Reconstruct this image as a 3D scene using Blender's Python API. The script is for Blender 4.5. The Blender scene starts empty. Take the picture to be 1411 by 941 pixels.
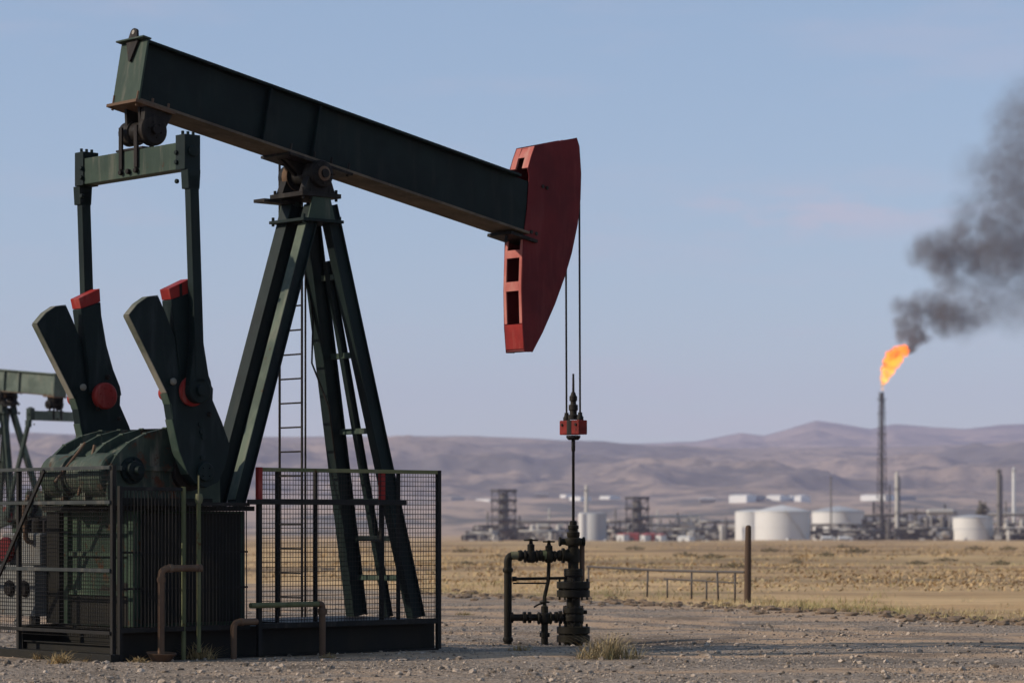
import bpy, bmesh, math, random
import numpy as np
from mathutils import Vector, Matrix, noise as mnoise

random.seed(7)
R = math.radians
sc = bpy.context.scene
COL = sc.collection

# ------------------------------------------------------------------ camera constants (photo 1411 x 941)
F, HX, HY, H = 3920.0, 705.5, 722.0, 1.7
TH = R(42); CT, ST = math.cos(TH), math.sin(TH)
D0 = 38.4
P0X = (421 - HX) * D0 / F


def W(X, Y, d):
    return Vector(((X - HX) * d / F, d, H + (HY - Y) * d / F))


def PJ(X, Y, t):
    """point of the pump jack's upright plane (offset t towards the camera) -> (along, up)"""
    k = (X - HX) / F
    s = (k * (D0 - t * CT) - P0X - t * ST) / (CT - k * ST)
    d = D0 + s * ST - t * CT
    return s, H + (HY - Y) * d / F


def smooth(a, b, x):
    x = min(1, max(0, (x - a) / (b - a)))
    return x * x * (3 - 2 * x)


# ------------------------------------------------------------------ mesh builder
class MB:
    def __init__(self):
        self.v = []; self.f = []; self.sm = []

    def add(self, vs, fs, smooth=False):
        o = len(self.v)
        self.v += [tuple(p) for p in vs]
        for q in fs:
            self.f.append(tuple(o + i for i in q)); self.sm.append(smooth)
        return self

    def box(self, c, size, rot=None):
        hx, hy, hz = size[0] / 2, size[1] / 2, size[2] / 2
        pts = [Vector((x, y, z)) for x in (-hx, hx) for y in (-hy, hy) for z in (-hz, hz)]
        c = Vector(c)
        if rot is not None:
            pts = [rot @ p for p in pts]
        return self.add([c + p for p in pts], [(0, 1, 3, 2), (4, 6, 7, 5), (0, 4, 5, 1), (2, 3, 7, 6), (0, 2, 6, 4), (1, 5, 7, 3)])

    def bb(self, x0, x1, y0, y1, z0, z1):
        return self.box(((x0 + x1) / 2, (y0 + y1) / 2, (z0 + z1) / 2), (abs(x1 - x0), abs(y1 - y0), abs(z1 - z0)))

    def prism(self, poly, t0, t1, smooth=False):
        """poly of (along, up) extruded across (local y = -t)"""
        n = len(poly)
        vs = [(s, -t0, z) for s, z in poly] + [(s, -t1, z) for s, z in poly]
        fs = [tuple(range(n)), tuple(range(2 * n - 1, n - 1, -1))]
        self.add(vs, fs)
        o = len(self.v) - 2 * n
        for i in range(n):
            j = (i + 1) % n
            self.f.append((o + i, o + n + i, o + n + j, o + j)); self.sm.append(smooth)
        return self

    def ext(self, prof, p0, p1, up=(0, 0, 1), smooth=False):
        p0, p1, up = Vector(p0), Vector(p1), Vector(up)
        a = (p1 - p0).normalized()
        if abs(a.dot(up.normalized())) > .999:
            up = Vector((0, 1, 0)) if abs(a.y) < .9 else Vector((1, 0, 0))
        u = (up - a * a.dot(up)).normalized(); sd = a.cross(u)
        n = len(prof)
        vs = [p0 + sd * x + u * y for x, y in prof] + [p1 + sd * x + u * y for x, y in prof]
        o = len(self.v)
        self.add(vs, [tuple(range(n)), tuple(range(2 * n - 1, n - 1, -1))])
        for i in range(n):
            j = (i + 1) % n
            self.f.append((o + i, o + n + i, o + n + j, o + j)); self.sm.append(smooth)
        return self

    def bar(self, p0, p1, w, h, up=(0, 0, 1)):
        return self.ext([(-w / 2, -h / 2), (w / 2, -h / 2), (w / 2, h / 2), (-w / 2, h / 2)], p0, p1, up)

    def ibeam(self, p0, p1, depth, width, tf, tw, up=(0, 0, 1)):
        a, b, c, d = width / 2, tw / 2, depth / 2, depth / 2 - tf
        pr = [(-a, -c), (a, -c), (a, -d), (b, -d), (b, d), (a, d), (a, c), (-a, c), (-a, d), (-b, d), (-b, -d), (-a, -d)]
        return self.ext(pr, p0, p1, up)

    def tube(self, p0, p1, r, n=12):
        return self.ext([(r * math.cos(2 * math.pi * i / n), r * math.sin(2 * math.pi * i / n)) for i in range(n)], p0, p1, smooth=n > 6)

    def wire(self, p0, p1, r):
        return self.tube(p0, p1, r, 4)

    def sweep(self, pts, r, n=10, fillet=0):
        pts = [Vector(p) for p in pts]
        if fillet:
            q = [pts[0]]
            for i in range(1, len(pts) - 1):
                a, b, c = pts[i - 1], pts[i], pts[i + 1]
                u = (a - b).normalized(); w = (c - b).normalized()
                p, e = b + u * fillet, b + w * fillet
                for k in range(6):
                    x = k / 5
                    q.append(p * (1 - x) ** 2 + b * 2 * x * (1 - x) + e * x * x)
            q.append(pts[-1]); pts = q
        m = len(pts); o = len(self.v)
        ref = None
        for i, p in enumerate(pts):
            t = (pts[min(i + 1, m - 1)] - pts[max(i - 1, 0)]).normalized()
            if ref is None:
                ref = t.orthogonal().normalized()
            ref = (ref - t * t.dot(ref)).normalized(); e = t.cross(ref)
            rr = r[i] if isinstance(r, (list, tuple)) else r
            for k in range(n):
                an = 2 * math.pi * k / n
                self.v.append(tuple(p + ref * rr * math.cos(an) + e * rr * math.sin(an)))
        for i in range(m - 1):
            for k in range(n):
                l = (k + 1) % n
                self.f.append((o + i * n + k, o + i * n + l, o + (i + 1) * n + l, o + (i + 1) * n + k)); self.sm.append(n > 5)
        self.f.append(tuple(o + k for k in range(n))); self.sm.append(False)
        self.f.append(tuple(o + (m - 1) * n + k for k in range(n - 1, -1, -1))); self.sm.append(False)
        return self

    def lathe(self, prof, org, axis=(0, 0, 1), n=20):
        """prof: (radius, height along axis)"""
        org, a = Vector(org), Vector(axis).normalized()
        u = a.orthogonal().normalized(); w = a.cross(u)
        o = len(self.v); m = len(prof)
        for r, h in prof:
            for k in range(n):
                an = 2 * math.pi * k / n
                self.v.append(tuple(org + a * h + (u * math.cos(an) + w * math.sin(an)) * max(r, 1e-4)))
        for i in range(m - 1):
            for k in range(n):
                l = (k + 1) % n
                self.f.append((o + i * n + k, o + i * n + l, o + (i + 1) * n + l, o + (i + 1) * n + k)); self.sm.append(n > 8)
        self.f.append(tuple(o + k for k in range(n - 1, -1, -1))); self.sm.append(False)
        self.f.append(tuple(o + (m - 1) * n + k for k in range(n))); self.sm.append(False)
        return self

    def disc(self, c, axis, r, h, n=20):
        return self.lathe([(r * .93, 0), (r, h * .2), (r, h * .8), (r * .93, h)], c, axis, n)

    def bolts(self, c, axis, rad, k, br=.016, bh=.03, ph=0):
        c, a = Vector(c), Vector(axis).normalized()
        u = a.orthogonal().normalized(); w = a.cross(u)
        for i in range(k):
            an = 2 * math.pi * i / k + ph
            p = c + (u * math.cos(an) + w * math.sin(an)) * rad
            self.tube(p, p + a * bh, br, 6)
        return self

    def build(self, name, mat, parent=None, bevel=0, crease=40):
        me = bpy.data.meshes.new(name)
        bm = bmesh.new()
        vv = [bm.verts.new(p) for p in self.v]
        for q, s in zip(self.f, self.sm):
            try:
                fc = bm.faces.new([vv[i] for i in q]); fc.smooth = s
            except ValueError:
                pass
        bmesh.ops.recalc_face_normals(bm, faces=bm.faces)
        lim = R(crease)
        for e in bm.edges:
            if len(e.link_faces) == 2 and e.calc_face_angle(0) > lim:
                e.smooth = False
        bm.to_mesh(me); bm.free()
        me.materials.append(mat)
        o = bpy.data.objects.new(name, me); COL.objects.link(o)
        if parent is not None:
            o.parent = parent
        if bevel:
            m = o.modifiers.new('bevel', 'BEVEL'); m.width = bevel; m.segments = 2; m.limit_method = 'ANGLE'; m.angle_limit = R(50)
            m.harden_normals = False
        return o


def np_mesh(name, verts, faces, mat, smooth_faces=False):
    """verts (n,3), faces (m,k) equal-size faces"""
    me = bpy.data.meshes.new(name)
    verts = np.asarray(verts, np.float32); faces = np.asarray(faces, np.int32)
    k = faces.shape[1]
    me.vertices.add(len(verts)); me.vertices.foreach_set('co', verts.ravel())
    me.loops.add(faces.size); me.loops.foreach_set('vertex_index', faces.ravel())
    me.polygons.add(len(faces))
    me.polygons.foreach_set('loop_start', np.arange(0, faces.size, k, dtype=np.int32))
    me.polygons.foreach_set('loop_total', np.full(len(faces), k, np.int32))
    me.polygons.foreach_set('use_smooth', np.full(len(faces), smooth_faces))
    me.update(calc_edges=True); me.validate()
    me.materials.append(mat)
    o = bpy.data.objects.new(name, me); COL.objects.link(o)
    return o


def tag(o, label=None, cat=None, group=None, kind=None):
    if label: o['label'] = label
    if cat: o['category'] = cat
    if group: o['group'] = group
    if kind: o['kind'] = kind
    return o


def empty(name, loc, rz=0, label=None, cat=None, group=None):
    o = bpy.data.objects.new(name, None); COL.objects.link(o)
    o.location = loc; o.rotation_euler = (0, 0, rz); o.empty_display_size = .3
    return tag(o, label, cat, group)


# ------------------------------------------------------------------ materials
def srgb(r, g, b):
    f = lambda c: (c / 12.92 if c <= .04045 else ((c + .055) / 1.055) ** 2.4)
    return (f(r / 255), f(g / 255), f(b / 255), 1)


class N:
    def __init__(self, name):
        self.m = bpy.data.materials.new(name); self.m.use_nodes = True
        self.t = self.m.node_tree; self.t.nodes.clear()
        self.out = self.t.nodes.new('ShaderNodeOutputMaterial')

    def n(self, typ, **kw):
        x = self.t.nodes.new('ShaderNode' + typ)
        for k, v in kw.items(): setattr(x, k, v)
        return x

    def l(self, a, b): self.t.links.new(a, b)

    def val(self, sock, v):
        if hasattr(v, 'is_linked'): self.l(v, sock)
        else: sock.default_value = v

    def coord(self, scale=(1, 1, 1), kind='Object'):
        c = self.n('TexCoord'); mp = self.n('Mapping'); mp.inputs['Scale'].default_value = scale
        self.l(c.outputs[kind], mp.inputs['Vector']); return mp.outputs[0]

    def noise(self, vec, scale, detail=5, rough=.6, dist=0):
        x = self.n('TexNoise'); x.inputs['Scale'].default_value = scale; x.inputs['Detail'].default_value = detail
        x.inputs['Roughness'].default_value = rough; x.inputs['Distortion'].default_value = dist
        self.l(vec, x.inputs['Vector']); return x.outputs[0]

    def step(self, fac, a, b, lo=0, hi=1):
        x = self.n('MapRange', interpolation_type='SMOOTHSTEP')
        self.val(x.inputs[0], fac); x.inputs[1].default_value = a; x.inputs[2].default_value = b
        x.inputs[3].default_value = lo; x.inputs[4].default_value = hi; return x.outputs[0]

    def math(self, op, a, b=0, c=0):
        x = self.n('Math', operation=op); self.val(x.inputs[0], a); self.val(x.inputs[1], b); self.val(x.inputs[2], c); return x.outputs[0]

    def mix(self, fac, a, b):
        x = self.n('Mix', data_type='RGBA'); self.val(x.inputs[0], fac)
        self.val(x.inputs[6], a); self.val(x.inputs[7], b); return x.outputs[2]

    def bsdf(self, col, rough=.6, metal=0, bump=None, bstr=.3, bdist=.01, spec=.5):
        b = self.n('BsdfPrincipled'); self.val(b.inputs['Base Color'], col); self.val(b.inputs['Roughness'], rough)
        b.inputs['Metallic'].default_value = metal; b.inputs['Specular IOR Level'].default_value = spec
        if bump is not None:
            k = self.n('Bump'); k.inputs['Strength'].default_value = bstr; k.inputs['Distance'].default_value = bdist
            self.l(bump, k.inputs['Height']); self.l(k.outputs[0], b.inputs['Normal'])
        self.l(b.outputs[0], self.out.inputs['Surface']); return b


def paint(name, col, col2, rust=.3, dust=.3, rough=.5, rustcol=(.10, .045, .02, 1), dustcol=(.22, .19, .15, 1), sc_=1.0):
    m = N(name)
    v = m.coord((sc_, sc_, sc_)); vs = m.coord((3 * sc_, 3 * sc_, .5 * sc_))
    a = m.noise(v, 1.6, 6); b = m.noise(v, 7, 8, .7); s = m.noise(vs, 2.2, 5); fine = m.noise(v, 40, 4)
    c = m.mix(m.step(a, .35, .65), col, col2)
    c = m.mix(m.math('MULTIPLY', m.step(s, .5, .75), dust), c, dustcol)
    comb = m.math('ADD', m.math('MULTIPLY', b, .6), m.math('MULTIPLY', a, .4))
    rf = m.step(comb, .72 - .22 * rust, .78 - .2 * rust)
    c = m.mix(rf, c, m.mix(fine, rustcol, (rustcol[0] * .45, rustcol[1] * .45, rustcol[2] * .45, 1)))
    r = m.math('ADD', m.math('MULTIPLY', rf, .3), m.math('ADD', m.math('MULTIPLY', b, .25), rough - .12))
    m.bsdf(c, r, 0, m.math('ADD', fine, m.math('MULTIPLY', b, 1.5)), .3, .006, spec=.1)
    return m.m


def plain(name, col, var=.25, rough=.7, scale=.3, stain=None, sa=.5):
    m = N(name); v = m.coord()
    a = m.noise(v, scale, 6); d = tuple(c * (1 - var) for c in col[:3]) + (1,)
    c = m.mix(a, col, d)
    if stain:
        vs = m.coord((1, 1, .12))
        c = m.mix(m.math('MULTIPLY', m.step(m.noise(vs, scale * 2.5, 5), .5, .72), sa), c, stain)
    m.bsdf(c, rough); return m.m


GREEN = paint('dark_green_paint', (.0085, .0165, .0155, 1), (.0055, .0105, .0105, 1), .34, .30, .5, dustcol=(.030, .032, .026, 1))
GREENC = paint('scuffed_green_paint', (.0085, .0165, .016, 1), (.006, .011, .0115, 1), .3, .45, .5, dustcol=(.045, .055, .055, 1), sc_=.8)
GREENL = paint('sunlit_flange_paint', (.10, .125, .092, 1), (.055, .072, .055, 1), .5, .3, .6)  # lighter leg green with the sunlight put into its colour
WORNLIT = paint('sunlit_worn_edge', (.20, .185, .15, 1), (.075, .085, .065, 1), .6, .3, .6)  # worn metal tone that also carries the sunlight on the weight edges
OILY = paint('oil_soaked_steel', (.012, .012, .011, 1), (.018, .016, .012, 1), .3, .1, .6, (.05, .03, .015, 1), (.05, .04, .03, 1))
UNDER = paint('dusty_bounce_lit_underside', (.125, .098, .07, 1), (.075, .06, .046, 1), .4, .3, .8)  # brown of rusty dust plus ground light bounced onto the underside
GREENW = paint('lit_weathered_green_paint', (.042, .062, .046, 1), (.028, .045, .035, 1), .55, .3, .6)  # lighter copy of the dark green for plates the sun strikes
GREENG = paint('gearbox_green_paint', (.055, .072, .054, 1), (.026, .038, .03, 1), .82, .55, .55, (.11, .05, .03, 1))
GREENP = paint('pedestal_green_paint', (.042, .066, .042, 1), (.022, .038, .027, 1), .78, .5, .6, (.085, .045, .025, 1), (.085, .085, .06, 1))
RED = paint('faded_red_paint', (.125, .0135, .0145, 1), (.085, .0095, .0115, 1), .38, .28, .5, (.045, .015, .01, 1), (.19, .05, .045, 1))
REDC = paint('grimy_red_paint', (.20, .022, .018, 1), (.11, .014, .012, 1), .75, .2, .6, (.03, .014, .01, 1), (.06, .03, .02, 1), sc_=3)
REDB = paint('bright_red_paint', (.25, .022, .018, 1), (.17, .017, .015, 1), .6, .3, .5, (.08, .025, .015, 1), (.4, .2, .16, 1))
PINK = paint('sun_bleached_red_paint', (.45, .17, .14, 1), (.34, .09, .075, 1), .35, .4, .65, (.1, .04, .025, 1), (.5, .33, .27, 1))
IRON = paint('greasy_iron', (.011, .010, .009, 1), (.018, .014, .012, 1), .5, .15, .55, (.06, .03, .018, 1))
RUSTY = paint('rusted_steel', (.13, .08, .05, 1), (.09, .055, .038, 1), .7, .4, .75, (.12, .05, .025, 1))
GUARD = paint('black_guard_steel', (.014, .014, .014, 1), (.02, .018, .016, 1), .4, .1, .6, (.05, .025, .015, 1))
YGREEN = paint('mossy_pipe_paint', (.15, .145, .07, 1), (.09, .10, .05, 1), .6, .4, .7)
WELL = paint('oily_wellhead_iron', (.009, .008, .0065, 1), (.017, .014, .008, 1), .6, .25, .5, (.05, .026, .014, 1), (.09, .085, .045, 1))
GREYBOX = paint('grey_enclosure_paint', (.19, .19, .18, 1), (.12, .12, .115, 1), .55, .4, .6)
CONC = plain('pale_stone', (.36, .33, .29, 1), .4, .9, 3)
WOODP = plain('weathered_post_wood', (.085, .05, .03, 1), .5, .9, 4)
STEELG = plain('galvanised_pipe', (.075, .062, .052, 1), .4, .6, 3)

WHITE = plain('white_tank_paint', (.62, .61, .585, 1), .08, .5, .03, (.5, .43, .36, 1), .35)
WHITEB = plain('off_white_tank_paint', (.66, .64, .6, 1), .12, .55, .03, (.36, .3, .25, 1), .5)
GREYT = plain('grey_silo_steel', (.42, .43, .44, 1), .2, .5, .05, (.25, .22, .2, 1), .5)
DARKP = plain('dark_plant_steel', (.035, .033, .034, 1), .4, .7, .05)
MIDP = plain('grey_plant_steel', (.17, .155, .14, 1), .4, .7, .06)
PALEP = plain('pale_plant_pipe', (.5, .47, .42, 1), .25, .6, .06)
REDP = plain('red_plant_paint', (.42, .07, .05, 1), .2, .6, .05)
BLUEP = plain('shaded_blue_panel', (.13, .16, .2, 1), .3, .6, .05)
TYRE = plain('black_rubber', (.02, .02, .02, 1), .2, .9, 5)
GLASSP = plain('dark_window_glass', (.03, .035, .045, 1), .2, .2, 1)
LEAF = plain('grey_green_foliage', (.10, .09, .05, 1), .45, .9, .8)

# dry grass: variation along position
def grassmat(name, a, b, c, scale):
    m = N(name); v = m.coord()
    col = m.mix(m.step(m.noise(v, scale, 4), .35, .65), a, b)
    col = m.mix(m.step(m.noise(v, scale * .23, 3), .5, .66), col, c)
    bs = m.bsdf(col, .9, spec=.15); return m.m
STRAW = grassmat('dry_straw', (.42, .30, .14, 1), (.28, .19, .09, 1), (.22, .17, .08, 1), 1.1)
BUSHM = grassmat('dry_bush_twigs', (.40, .31, .17, 1), (.24, .18, .095, 1), (.16, .14, .07, 1), 6)
FIELDG = grassmat('field_tussock_grass', (.50, .345, .18, 1), (.40, .275, .145, 1), (.29, .21, .115, 1), .12)
GREENGRASS = grassmat('green_verge_grass', (.30, .27, .10, 1), (.44, .34, .16, 1), (.21, .21, .075, 1), .8)
EDGEG = grassmat('verge_grass', (.55, .42, .22, 1), (.40, .31, .15, 1), (.20, .20, .08, 1), .5)


# ------------------------------------------------------------------ terrain
PROF = [(0, 0), (60, 0), (100, 0), (150, -.14), (200, -.49), (300, -1.05), (600, -2.74), (1000, -4.93), (1450, -7.2),
        (1700, -7.3), (2000, -6.3), (2500, 2), (3000, 14), (4000, 32), (5000, 49), (6000, 62)]
PD = [p[0] for p in PROF]; PZ = [p[1] for p in PROF]
WELLP = W(790, 880, 41.72)


def gz(x, y):
    d = math.hypot(x, y) if y < 0 or abs(x) > y else y
    z = float(np.interp(d, PD, PZ))
    near = 1 - smooth(60, 110, d)
    if near > 0:
        v = Vector((x, y, 0))
        q = mnoise.noise(v * .25) * .035 + mnoise.noise(v * .9 + Vector((7, 3, 0))) * .022 + mnoise.noise(v * 3.1) * .010 + mnoise.noise(v * 8) * .006
        pj = math.hypot(x + 2.8, y - 38.4)
        z += near * q * (.35 + .65 * smooth(2, 5, pj))
        wd = math.hypot(x - WELLP.x, y - WELLP.y)
        z -= .07 * (1 - smooth(.5, 2.2, wd))
    v = Vector((x, y, 0))
    if d > 75:
        z += mnoise.fractal(v * .006, 1, 2, 4) * min(6, .15 + max(0, d - 110) * .0012) * smooth(75, 140, d)
        if d > 2300 and y > 0:
            z += (mnoise.ridged_multi_fractal(Vector((x * .0035, y * .0022, 5)), 1, 2.1, 4, 1, 2) - 1.1) * 7 * smooth(2300, 2900, d) * (1 - .5 * smooth(4600, 5200, d))
        if d < 1200:
            z += (mnoise.noise(v * .05) * .22 + mnoise.noise(v * .16 + Vector((3, 9, 0))) * .07) * smooth(75, 160, d)
    return z


GNDM = N('gravel_and_dry_field')
def ground_mat():
    m = GNDM
    tc = m.n('TexCoord'); P = tc.outputs['Object']
    sep = m.n('SeparateXYZ'); m.l(P, sep.inputs[0]); x, y = sep.outputs[0], sep.outputs[1]
    mid = m.noise(P, .55, 6, .62); big = m.noise(P, .09, 4); fine = m.noise(P, 18, 5, .7); med = m.noise(P, 4.5, 5, .65)
    # gravel pad
    g = m.mix(m.step(fine, .36, .64), (.075, .058, .043, 1), (.46, .365, .28, 1))
    g = m.mix(m.math('MULTIPLY', m.step(med, .5, .66), .6), g, (.18, .135, .095, 1))
    st = m.coord((.12, 1, 1)); tr = m.noise(st, .42, 5, .55)
    dirt = m.mix(fine, (.36, .235, .14, 1), (.52, .355, .225, 1))
    g = m.mix(m.math('MULTIPLY', m.step(tr, .49, .58), .8), g, dirt)
    g = m.mix(m.math('MULTIPLY', m.step(mid, .52, .64), .65), g, (.10, .078, .058, 1))
    e2 = m.math('ADD', m.math('ADD', y, m.math('MULTIPLY', x, 1.43)), m.math('MULTIPLY', m.math('SUBTRACT', mid, .5), 5))
    for c0, wd_ in ((53.5, 1.5), (49.6, .9)):
        tk = m.step(m.math('ABSOLUTE', m.math('SUBTRACT', e2, c0)), wd_, wd_ * .3)
        g = m.mix(m.math('MULTIPLY', tk, .85), g, dirt)
    tkd = m.step(m.math('ABSOLUTE', m.math('SUBTRACT', e2, 51.6)), .7, .2)
    g = m.mix(m.math('MULTIPLY', tkd, .45), g, (.13, .095, .07, 1))
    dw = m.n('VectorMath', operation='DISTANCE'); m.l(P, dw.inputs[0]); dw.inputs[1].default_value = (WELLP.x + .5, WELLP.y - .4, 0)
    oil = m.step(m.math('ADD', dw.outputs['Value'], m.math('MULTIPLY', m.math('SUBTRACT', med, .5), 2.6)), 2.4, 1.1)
    g = m.mix(m.math('MULTIPLY', oil, .85), g, (.075, .053, .037, 1))  # dark oily soil round the well, with shadow mixed into its colour
    # field
    sp = m.coord((.4, 1, 1)); s1 = m.noise(sp, .035, 6, .6); s2 = m.noise(sp, .011, 5, .6); s3 = m.noise(sp, .3, 6, .65)
    f = m.mix(m.step(s3, .35, .68), (.46, .29, .14, 1), (.64, .435, .225, 1))
    f = m.mix(m.math('MULTIPLY', m.step(s1, .46, .58), .8), f, (.22, .14, .08, 1))
    f = m.mix(m.math('MULTIPLY', m.step(s2, .52, .64), .6), f, (.25, .20, .10, 1))
    f = m.mix(m.math('MULTIPLY', m.step(m.noise(sp, .09, 4, .7), .57, .65), .75), f, (.13, .105, .065, 1))
    ysn = m.math('ADD', y, m.math('MULTIPLY', x, 1.93))
    e = m.math('ADD', ysn, m.math('MULTIPLY', m.math('SUBTRACT', mid, .5), 14))
    fld = m.step(e, 64.5, 69)
    c = m.mix(fld, g, f)
    # beyond the plant: far plain, redder and greyer with scrub
    f3 = m.noise(m.coord((1, .5, 1)), .0095, 8, .66)
    far = m.mix(m.step(f3, .44, .56), (.38, .28, .215, 1), (.13, .12, .11, 1))
    c = m.mix(m.step(y, 1500, 2300), c, far)
    hb = m.math('ADD', m.math('MULTIPLY', fine, .5), m.math('MULTIPLY', med, 1.2))
    b = m.bsdf(c, .95, 0, hb, .9, .05, spec=.2)
    return m.m
ground_mat()


def fan(name, rows, angs, zfun, mat):
    vs = []; na = len(angs)
    for d in rows:
        for a in angs:
            x, y = d * math.tan(a) if abs(a) < R(40) else d * math.sin(a), d if abs(a) < R(40) else d * math.cos(a)
            vs.append((x, y, zfun(x, y)))
    fs = []
    for i in range(len(rows) - 1):
        for j in range(na - 1):
            p = i * na + j
            fs.append((p, p + 1, p + na + 1, p + na))
    return np_mesh(name, vs, fs, mat, True)


rows = [.5, 4, 10, 18, 25] + list(np.arange(28, 62, .16)) + list(np.geomspace(62, 1400, 90)) + list(np.geomspace(1440, 5200, 50))
angs = [R(a) for a in list(np.arange(-39, -13, 4)) + list(np.linspace(-12.5, 12.5, 170)) + list(np.arange(14, 40, 4))]
back = lambda x, y: gz(x, y)
# one closed ring of ground: the seen fan plus the rest of the circle in coarse steps
angs = [R(a) for a in range(-180, -39, 10)] + angs + [R(a) for a in range(40, 181, 10)]
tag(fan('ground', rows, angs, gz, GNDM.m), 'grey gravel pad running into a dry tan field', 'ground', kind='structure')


HILM = N('dry_scrub_hills')
def hill_mat():
    m = HILM
    v = m.coord((1, 1, .6)); a = m.noise(v, .0019, 8, .62); b = m.noise(v, .006, 8, .65); c3 = m.noise(v, .017, 6, .7)
    c = m.mix(m.step(b, .38, .62), (.35, .262, .20, 1), (.24, .19, .155, 1))
    c = m.mix(m.math('MULTIPLY', m.step(a, .46, .56), .85), c, (.095, .092, .09, 1))
    c = m.mix(m.math('MULTIPLY', m.step(c3, .50, .58), .7), c, (.085, .08, .07, 1))
    m.bsdf(c, .95, spec=.1); return m.m
hill_mat()


def hills(name, d0, d1, crest, amp, wl, seed, lab):
    CX = [p[0] for p in crest]; CY = [p[1] for p in crest]
    def zf(x, y):
        d = y
        X = HX + x / y * F
        zc = H + (HY - float(np.interp(X, CX, CY))) * d1 / F
        zb = float(np.interp(d0, PD, PZ))
        v = (d - d0) / (d1 - d0)
        o = Vector((x / wl + seed, y / wl * .8, seed * 3.1))
        rg = mnoise.ridged_multi_fractal(o * 1.3, 1, 2.1, 5, 1, 2)
        nz = mnoise.fractal(o * .8, 1, 2, 5)
        if v <= 1:
            k = v ** 1.15
            env = math.sin(math.pi * min(1, v) ** .8) * .9 + .10 * v
            fr = mnoise.ridged_multi_fractal(o * 5.5, 1, 2.2, 4, 1, 2)
            return zb - 3 + (zc - zb) * k + amp * env * (nz * .8 + (rg - 1.1) * .5 + (fr - 1.1) * .10)
        return zc - (v - 1) * (d1 - d0) * .25 + amp * .1 * (nz * .9 + (rg - 1.1) * .55)
    rs = list(np.linspace(d0, d1, 170)) + list(np.linspace(d1 * 1.01, d1 * 1.12, 6))
    an = [R(a) for a in list(np.arange(-38, -13, 1.5)) + list(np.linspace(-12.5, 12.5, 340)) + list(np.arange(14, 39, 1.5))]
    return tag(fan(name, rs, an, zf, HILM.m), lab, 'hills', kind='structure')


hills('hills', 4900, 9000, [(-3000, 590), (-100, 596), (350, 598), (545, 598), (640, 599), (700, 602), (790, 606), (870, 610), (1000, 614), (1200, 612), (1411, 608), (4000, 600)],
      95, 760, 3.3, 'near range of low tan hills behind the plant')
hills('mountains', 8800, 14000, [(-3000, 620), (700, 640), (840, 612), (960, 608), (1000, 600), (1020, 596), (1052, 600), (1090, 590), (1125, 580), (1155, 584), (1200, 592), (1232, 585), (1280, 588),
                          (1330, 590), (1380, 583), (1420, 582), (1500, 586), (4000, 600)], 120, 1500, 8.2, 'farther purple ridge with a low peak')

# ------------------------------------------------------------------ gravel stones (one mass)
def stones(n, seed):
    rng = np.random.default_rng(seed)
    bm = bmesh.new(); bmesh.ops.create_icosphere(bm, subdivisions=1, radius=1)
    tv = np.array([v.co[:] for v in bm.verts]); tf = np.array([[v.index for v in f.verts] for f in bm.faces]); bm.free()
    Y = 722 + rng.uniform(107, 232, n); X = rng.uniform(-120, 1530, n)
    d = H * F / (Y - 722); x = (X - HX) * d / F
    keep = d + 1.93 * x < 69 + rng.normal(0, 2, n)
    keep &= np.array([mnoise.noise(Vector((a * .5, b * .35, 2))) * .5 + mnoise.noise(Vector((a * 2.2, b * 1.6, 5))) * .4 + rng.normal(0, .18) > -.05 for a, b in zip(x, d)])
    x, d = x[keep], d[keep]; n = len(x)
    r = .006 + .010 * rng.random(n) ** 2 + (.034 * rng.random(n) ** 3) * (rng.random(n) < .15)
    vs = np.zeros((n, len(tv), 3))
    for i in range(n):
        q = tv * (1 + rng.normal(0, .18, (len(tv), 1))) * r[i] * np.array([1.2, 1, .7]) * rng.uniform(.7, 1.35, 3)
        a = rng.uniform(0, 6.28); ca, sa = math.cos(a), math.sin(a)
        vs[i, :, 0] = q[:, 0] * ca - q[:, 1] * sa + x[i]; vs[i, :, 1] = q[:, 0] * sa + q[:, 1] * ca + d[i]
        vs[i, :, 2] = q[:, 2] + gz(x[i], d[i]) + r[i] * .25
    fs = (tf[None] + (np.arange(n) * len(tv))[:, None, None]).reshape(-1, 3)
    m = N('loose_gravel'); v = m.coord(); a = m.noise(v, 9, 2, .5)
    m.bsdf(m.mix(m.step(a, .3, .7), (.10, .078, .058, 1), (.44, .355, .28, 1)), .9, spec=.2)
    o = np_mesh('gravel', vs.reshape(-1, 3), fs, m.m)
    return tag(o, 'loose grey stones strewn over the gravel pad', 'gravel', kind='stuff')
stones(42000, 3)


def clods(seed):
    rng = np.random.default_rng(seed); vs = []; fs = []
    bm = bmesh.new(); bmesh.ops.create_icosphere(bm, subdivisions=2, radius=1)
    tv = np.array([v.co[:] for v in bm.verts]); tf = np.array([[v.index for v in f.verts] for f in bm.faces]); bm.free()
    for i in range(520):
        X = rng.uniform(560, 1520); k = (X - HX) / F; d = (66 + rng.normal(0, 1.6)) / (1 + 1.93 * k); x = k * d
        r = .02 + .085 * rng.random() ** 3
        q = tv * np.array([1.4, 1.1, .6]) * r
        sd = rng.uniform(0, 50)
        nzv = np.array([mnoise.noise(Vector(p * 1.7) + Vector((sd, 0, 0))) for p in tv])
        q = q * (1 + .55 * nzv)[:, None] + np.array([x, d, gz(x, d) + r * .2])
        fs.append(tf + len(vs) * len(tv)); vs.append(q)
    tag(np_mesh('earth_clods', np.concatenate(vs), np.concatenate(fs), CLOD), 'brown earth clods pushed up along the edge of the gravel', 'earth', kind='stuff')
CLOD = plain('dry_earth', (.22, .15, .095, 1), .5, .95, 6)
clods(6)


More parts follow.
